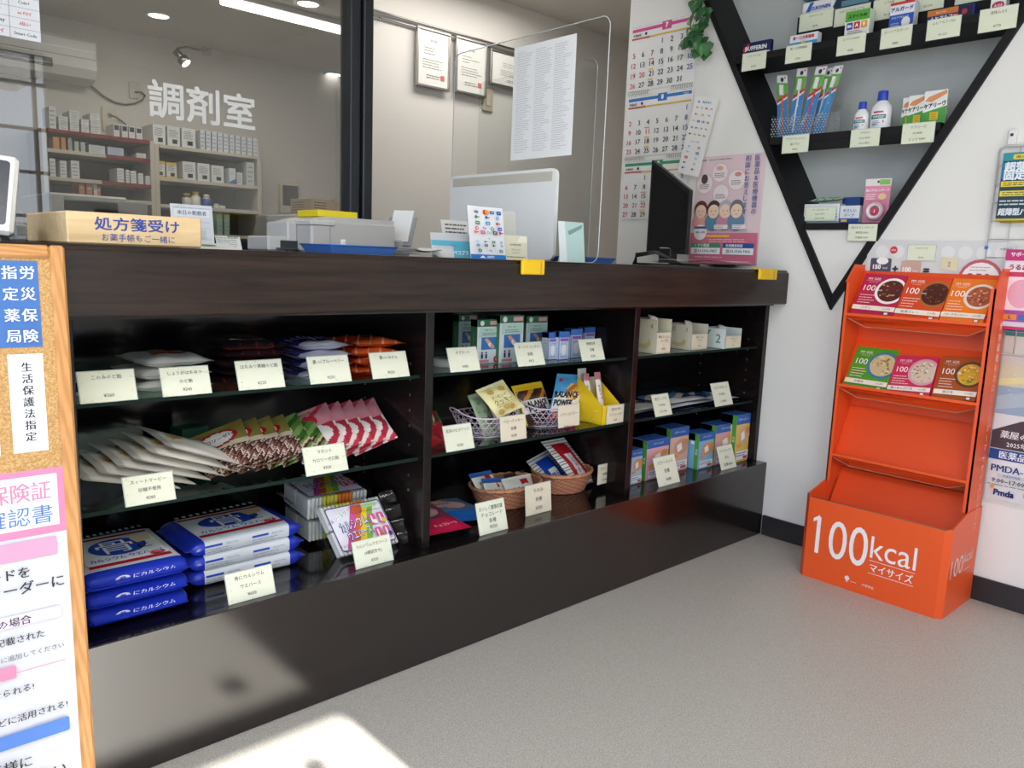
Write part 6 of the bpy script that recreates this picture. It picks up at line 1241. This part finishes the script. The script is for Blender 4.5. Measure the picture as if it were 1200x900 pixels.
r=R1[0]
mbox('tall narrow white medicine box at the end of the red edged top shelf',57,66,124,r,mark='lines')
for c,(xl,xr,n) in enumerate(((69,81,2),(82,94,3),(95.5,105.5,2),(106,118,3))):
    bz=.040
    for k in range(n):
        P=at(xl,150,1,YS+.02); P2=at(xr,150,1,YS+.02); fr=Fr((P.x,YS+.02,r+.0006+bz*k),0)
        carton('medicine_box',f'flat white box with grey wave, {("lowest","middle","topmost")[k] if n==3 else ("lower","upper")[k]} of the {O_[c]} stack on the red edged shelf','medicine box',fr,P2.x-P.x-.005,bz-.002,.16,'cdcecd',lambda a,w,h:(a.disc(w*.5,h*.7,w*.42,'b3b5b6',h*.18),a.lines(w*.15,h*.35,w*.85,1,.01,'77797f',h*.1)),group=GM)
for k,x in enumerate((133,142.5,151,159.5)): mbox(f'small white medicine box with black tag, {O_[k]} of four under the lettering',x,x+8,145+1.4*k,r,mark='tag')
for k,(xl,xr,yt) in enumerate(((179,194.5,145),(196,211.5,147.5),(213,230,149.5))): mbox(f'large white medicine carton with black label, {("first","second","third")[k]} of three on the dark boarded top shelf',xl,xr,yt,R2[0],mark='label',d=.28)
for k in range(10): mbox(f'slim pale blue medicine box, {O_[k]} of the ten beside the large cartons',234.5+6.9*k,241+6.9*k,152+1.15*k,R2[0],col='c3c9cf',mark='lines',d=.28)
for k,(xl,xr,yt,c) in enumerate(((62,70.5,160,'c98a3a'),(71.5,78,160.5,'c98a3a'),(79.5,85.5,161,'9a958c'),(87,93.5,165.5,'b3bab4'),(94.5,101,166.5,'b3bab4'),(104,124,169.5,'c3c6ca'),(126,146,172,'aab4c4'),(160,172,180,'c9c9c4'))): mbox(f'{("amber","amber","grey brown","pale green","pale green","wide white","wide pale blue","flat white")[k]} medicine box on the second red edged shelf, {O_[k]} from the street end',xl,xr,yt,R1[1],col=c,mark='lines')
for k,(xl,xr,yt) in enumerate(((58,66,185.5),(70,79,188),(83,94,188),(137,146,197),(147.5,152,199),(153,160.5,200),(162,169,203),(170.5,177,206))): mbox(f'white medicine box on the third red edged shelf, {O_[k]} from the street end',xl,xr,yt,R1[2],mark='lines')
for k,x in enumerate((92,101,109.5,113.5)): mbox(f'orange and white medicine box on the lowest visible shelf, {O_[k]} of four',x,x+(8 if k<2 else 4),213+1.5*k,R1[3],col='b8703a' if k!=2 else 'c9c4bc',mark='wave')
for k,(xl,xr,yt) in enumerate(((181.5,194,188),(195,208,190))): mbox(f'white medicine carton with yellow bands, {("first","second")[k]} of two',xl,xr,yt,R2[1],mark='label',band='c9a83a',d=.25)
for k,(xl,xr,yt) in enumerate(((214,230,189),(231.5,246.5,191),(248,263,193.5))): mbox(f'large white medicine carton with black label, {("first","second","third")[k]} of three below the pale blue boxes',xl,xr,yt,R2[1],mark='label',d=.25)
mbox('white medicine box with blue corner on the dark board',268.5,277,197,R2[1],mark='blue'); mbox('small plain white medicine box beside the blue cornered one',278,285,202,R2[1],mark='lines'); mbox('tall pale medicine box at the end of the dark board',289,299,190,R2[1],col='b9c2bc',mark='lines')
for k,(x,yt,c,lb) in enumerate(((220.5,226.5,'4a4038','brown bottle with white label'),(231,225,'c4c0b4','white bottle with yellow cap'),(243.5,228,'c9a8a0','blue based bottle with pink label'),(255,240,'b3b3ae','small white bottle'),(262,240,'26262a','small black capped bottle'))):
    P=at(x,245,1,YS+.04); h=at(x,yt,1,YS+.04).z-R2[2]; h=max(h,.03); rr=.030 if k<3 else .022
    mb=MB(); mb.lathe((P.x,YS+.06,R2[2]+.0006),[(rr*.9,0),(rr,.004),(rr,h*.66),(rr*.6,h*.78),(rr*.6,h*.8),(rr*.66,h*.8),(rr*.66,h),(.001,h)],16,lambda z,c=c,k=k,h=h: ('b39a3a','c9a83a','e6e4e0','d0d0cc','1c1c20')[k] if z>h*.79 else (('c9c4b8','d9d8d2','2a4a9c','c4c4c0','c9c9c4')[k] if z<h*.42 else c),'plastic'); tag(mb.build('medicine_bottle'),f'{lb} on the shelf behind the staff notice','bottle','bottles on the dispensary shelf')
for k,(xl,xr) in enumerate(((254,261.5),(263,270))): mbox(f'green and white medicine box beside the staff notice, {("nearer to","further from")[k]} the notice',xl,xr,250+k,R2[3],col='8fae9c',mark='lines',d=.2)
# white cabinet, air conditioner, lamp, intercom
t=thing('dispensing_machine','low white dispensing machine below the medicine shelves','machine',(.9,4.6,0))
xa=at(58,240,1,4.4).x; xb=at(150,240,1,4.4).x; zt_=at(100,228,1,4.4).z
mb=MB(); mb.box((xa,4.4,0),(xb,5.0,zt_),'b9b8b2','plastic',.01); mb.build('machine_body',t); mb=MB(); mb.box((xa+.06,4.395,zt_-.09),(xa+.45,4.4,zt_-.02),'a9a8a2','plastic',.002); mb.box((xb-.30,4.395,zt_-.10),(xb-.05,4.4,zt_-.03),'c6c5c0','plastic',.002); mb.build('front_plate',t)
t=thing('air_conditioner','white wall air conditioner high in the dispensary','air conditioner',(1.2,5.65,2.0))
YA=5.54; xr_=at(113,70,1,YA).x; zt_=at(113,48,1,YA).z; zb_=at(113,97,1,YA).z; xl_=xr_-.86; H_=zt_-zb_
mb=MB(); mb.prism([(xl_,5.745,zt_),(xl_,YA+.02,zt_),(xl_,YA,zt_-.02),(xl_,YA,zb_+.07),(xl_,YA+.03,zb_+.02),(xl_,YA+.10,zb_),(xl_,5.745,zb_)],(.86,0,0),'cfcfca','plastic'); mb.build('housing',t)
mb=MB(); mb.box((xl_+.004,YA-.0015,zt_-H_*.30),(xr_-.002,YA,zt_-H_*.285),'eceeea','gloss',0); mb.box((xl_+.004,YA-.0015,zb_+H_*.52),(xr_-.002,YA,zb_+H_*.535),'8a8a86','plastic',0); mb.build('panel_seam',t)
mb=MB(); mb.box((xl_+.05,YA-.002,zb_+H_*.22),(xr_-.24,YA+.03,zb_+H_*.42),'3a3c40','plastic',.004); mb.box((xl_+.05,YA-.006,zb_+H_*.28),(xr_-.25,YA+.01,zb_+H_*.30),'b9bab8','plastic',.001); mb.build('louvre',t)
# socket and cords
P=at(128.5,140,1,5.74); mb=MB(); mb.box((P.x-.045,5.738,P.z-.075),(P.x+.045,5.7495,P.z+.075),'c9c2b0','plastic',.004); mb.box((P.x-.012,5.736,P.z+.01),(P.x+.012,5.738,P.z+.04),'8f8a7c','plastic',.002); tag(mb.build('wall_socket'),'cream wall socket above the red edged shelf','socket')
P=at(157,106,1,5.74); mb=MB(); mb.box((P.x-.03,5.738,P.z-.05),(P.x+.03,5.7495,P.z+.05),'b9b4a8','plastic',.004); tag(mb.build('wall_socket'),'grey wall socket with a looped cord below the air conditioner','socket')
mb=MB(); mb.tube([at(x,y,1,5.735) for x,y in ((106,100),(113,106),(122,113),(135,120),(147,122.5),(158,121),(167,117),(170,112),(166,108),(158,108))],.006,'77756e','plastic',6); tag(mb.build('power_cord'),'grey power cord drooping from the air conditioner to its socket','cord')
mb=MB(); mb.tube([at(x,y,1,5.735) for x,y in ((129,135),(136,137),(143,142),(148,146))],.005,'77756e','plastic',6); tag(mb.build('power_cord'),'short grey cord behind the small tagged boxes','cord')
t=thing('spot_lamp','small silver bracket spot lamp on the dispensary wall','lamp',at(243,60,1,5.74))
mb=MB(); p=[at(243,58,1,5.735),at(232,58,1,5.55),at(218,55,1,5.45),at(208,57,1,5.40),at(206,61,1,5.40)]; mb.tube(p,.008,'9a9894','metal',6); mb.box(tuple(p[0]-V3((.03,.0,.04))),tuple(p[0]+V3((.03,.012,.04))),'b9b6b0','plastic',.004); mb.build('arm',t)
q=at(206,60,1,5.40); e=at(218,74,1,5.36); mb=MB(); mb.tube([q,q+(e-q)*.35,q+(e-q)*.65],.022,'8f8d88','metal',8); mb.tube([q+(e-q)*.6,e],.036,'9a9894','metal',10); mb.build('lamp_head',t); mb=MB(); mb.tube([e,e+(e-q)*.06],.03,'ffe0b0','tube',10); mb.build('bulb',t)
P=at(329,214,1,5.70); Q=at(351,251,1,5.70); t=thing('door_intercom','cream intercom monitor with dark screen on the dispensary wall','intercom',((P.x+Q.x)/2,5.72,Q.z)); mb=MB(); mb.box((P.x,5.70,Q.z),(Q.x,5.748,P.z),'c4bda4','plastic',.008); mb.build('housing',t); mb=MB(); w_=Q.x-P.x; h_=P.z-Q.z; mb.box((P.x+w_*.1,5.697,Q.z+h_*.26),(Q.x-w_*.08,5.70,P.z-h_*.07),'4a3f34','matte',.002); mb.box((P.x+w_*.1,5.6962,Q.z+h_*.27),(P.x+w_*.3,5.697,P.z-h_*.08),'1c1c22','gloss',.0003); mb.build('screen',t)
# cardboard box on a cabinet behind the glass
t=thing('side_cabinet','pale cabinet behind the glazed screen carrying a cardboard box','cabinet',(1.5,2.75,0)); P=at(352,252,1,2.7); Q=at(405,252,1,2.7); zk=at(380,253,1,2.7).z
mb=MB(); mb.box((P.x-.01,2.66,0),(Q.x+.05,3.05,zk),'b9b5ac','plastic',.004); mb.build('cabinet_body',t); mb=MB(); mb.box((P.x,2.655,.08),(Q.x+.04,2.66,zk-.04),'c4c0b8','plastic',.003); mb.build('door',t)
fr=Fr((at(364.5,252,1,2.70).x,2.70,zk+.0006),0); w=Q.x+.02-fr.O.x; h=at(366,232,1,2.70).z-zk
carton('cardboard_box','brown cardboard box with black print behind the glazed screen','box',fr,w,h,.16,'a98a5c',lambda a,w,h:(a.lines(w*.08,h*.78,w*.42,4,h*.16,'3a3228',h*.06),a.text('B6',w*.86,h*.65,h*.26,'4a4034'),a.poly([(w*.48,h),(w*.56,h*.9),(w*.62,h)],'8a6c44')),ch=.0015,sideart=lambda a,d,h:a.lines(d*.1,h*.8,d*.7,4,h*.15,'3a3228',h*.05))
# certificates on the partition wall
mb=MB(); za=at(432,13,1,3.40).z; x0=at(432,13,1,3.40).x
mb.tube([(x0,3.405,za+.012),(3.3,3.405,za+.012)],.0055,'a9a7a2','metal',6); mb.tube([(x0,3.405,za-.012),(3.3,3.405,za-.012)],.0055,'a9a7a2','metal',6); mb.tube([(x0,3.405,za+.012),(x0-.012,3.405,za),(x0,3.405,za-.012)],.0055,'a9a7a2','metal',6); mb.tube([(x0+.06,3.40,za-.012),(x0+.06,3.395,za-.03),(x0+.066,3.395,za-.022)],.004,'8a8884','metal',5)
tag(mb.build('picture_rail'),'silver picture rail along the partition wall','picture rail')
def cert(label,TLp,TRp,BLp,seal):
    Yc=3.385; A=at(*TLp,1,Yc); B=at(*TRp,1,Yc); C=at(*BLp,1,Yc); fr=Fr((A.x,Yc,C.z),0); w=B.x-A.x; h=A.z-C.z; t=thing('certificate',label,'certificate',(A.x+w/2,Yc,C.z),'framed certificates on the picture rail')
    for lo,hi in (((0,0,0),(w,.018,.012)),((0,0,h-.012),(w,.018,h)),((0,0,.012),(.012,.018,h-.012)),((w-.012,0,.012),(w,.018,h-.012))):
        mb=MB(); mb.box(lo,hi,'b3b1ac','metal',.002,fr); mb.build('frame_rail',t)
    mb=MB(); mb.box((.012,.006,.012),(w-.012,.010,h-.012),'d6d3cc','paper',.0002,fr); f=Fr(fr.p(0,0,.006)); a=Art(mb,f); a.text('許可証' if seal else '認定証',w*.5,h*.80,h*.05,'55524c',bold=.02) ; a.lines(w*.22,h*.68,w*.75,3,h*.05,'77746c',h*.012,.6); a.lines(w*.18,h*.48,w*.85,4,h*.045,'8a877e',h*.012); a.lines(w*.3,h*.22,w*.75,2,h*.04,'77746c',h*.014)
    if seal: a.rect(w*.72,h*.16,w*.84,h*.16+w*.12,'c06a5c')
    mb.build('printed_sheet',t)
cert('framed certificate nearest the dark window post',(489.5,29),(529,40),(487,99),True)
cert('framed certificate in the middle of the picture rail',(535.5,41),(572,52),(532,107),True)
cert('wide framed certificate half hidden by the taped notice',(576,56),(640,74),(573,98),False)
P=at(572,117,1,3.41); mb=MB(); mb.box((P.x-.035,3.408,P.z-.06),(P.x+.035,3.4195,P.z+.06),'a9a08c','plastic',.003); mb.box((P.x-.012,3.405,P.z-.03),(P.x+.012,3.408,P.z+.03),'b9b09c','plastic',.002); tag(mb.build('light_switch'),'beige light switch below the wide certificate','switch')
# lamps of the dispensary ceiling
P=at(258,0,2,2.36); Q=at(405,37,2,2.36)
t=thing('ceiling_tube_light','long white tube light on the dispensary ceiling','ceiling light',((P.x+2.9)/2,(P.y+Q.y)/2,2.30)); yy=(P.y+Q.y)/2
mb=MB(); mb.box((P.x,yy-.06,2.372),(2.9,yy+.06,2.3995),'c9c9c6','plastic',.004); mb.build('fixture',t); mb=MB(); mb.box((P.x+.01,yy-.035,2.345),(2.89,yy+.035,2.372),'ffffff','tube',.01); mb.build('diffuser',t)
for k,(x,y) in enumerate(((186,18),(361,4),(391,87))):
    c=at(x,y,2,2.395); t=thing('downlight',('round downlight on the dispensary ceiling near the air conditioner','round downlight on the dispensary ceiling beside the tube light','round downlight far back on the dispensary ceiling')[k],'ceiling light',tuple(c),'downlights in the dispensary'); mb=MB(); mb.lathe((c.x,c.y,2.388),[(.075,.012),(.08,.004),(.062,0),(.058,.006)],20,'d0d0cc','plastic'); mb.build('trim_ring',t); mb=MB(); mb.lathe((c.x,c.y,2.391),[(.057,.0),(.001,.0)],20,'ffffff','tube'); mb.build('diffuser',t)
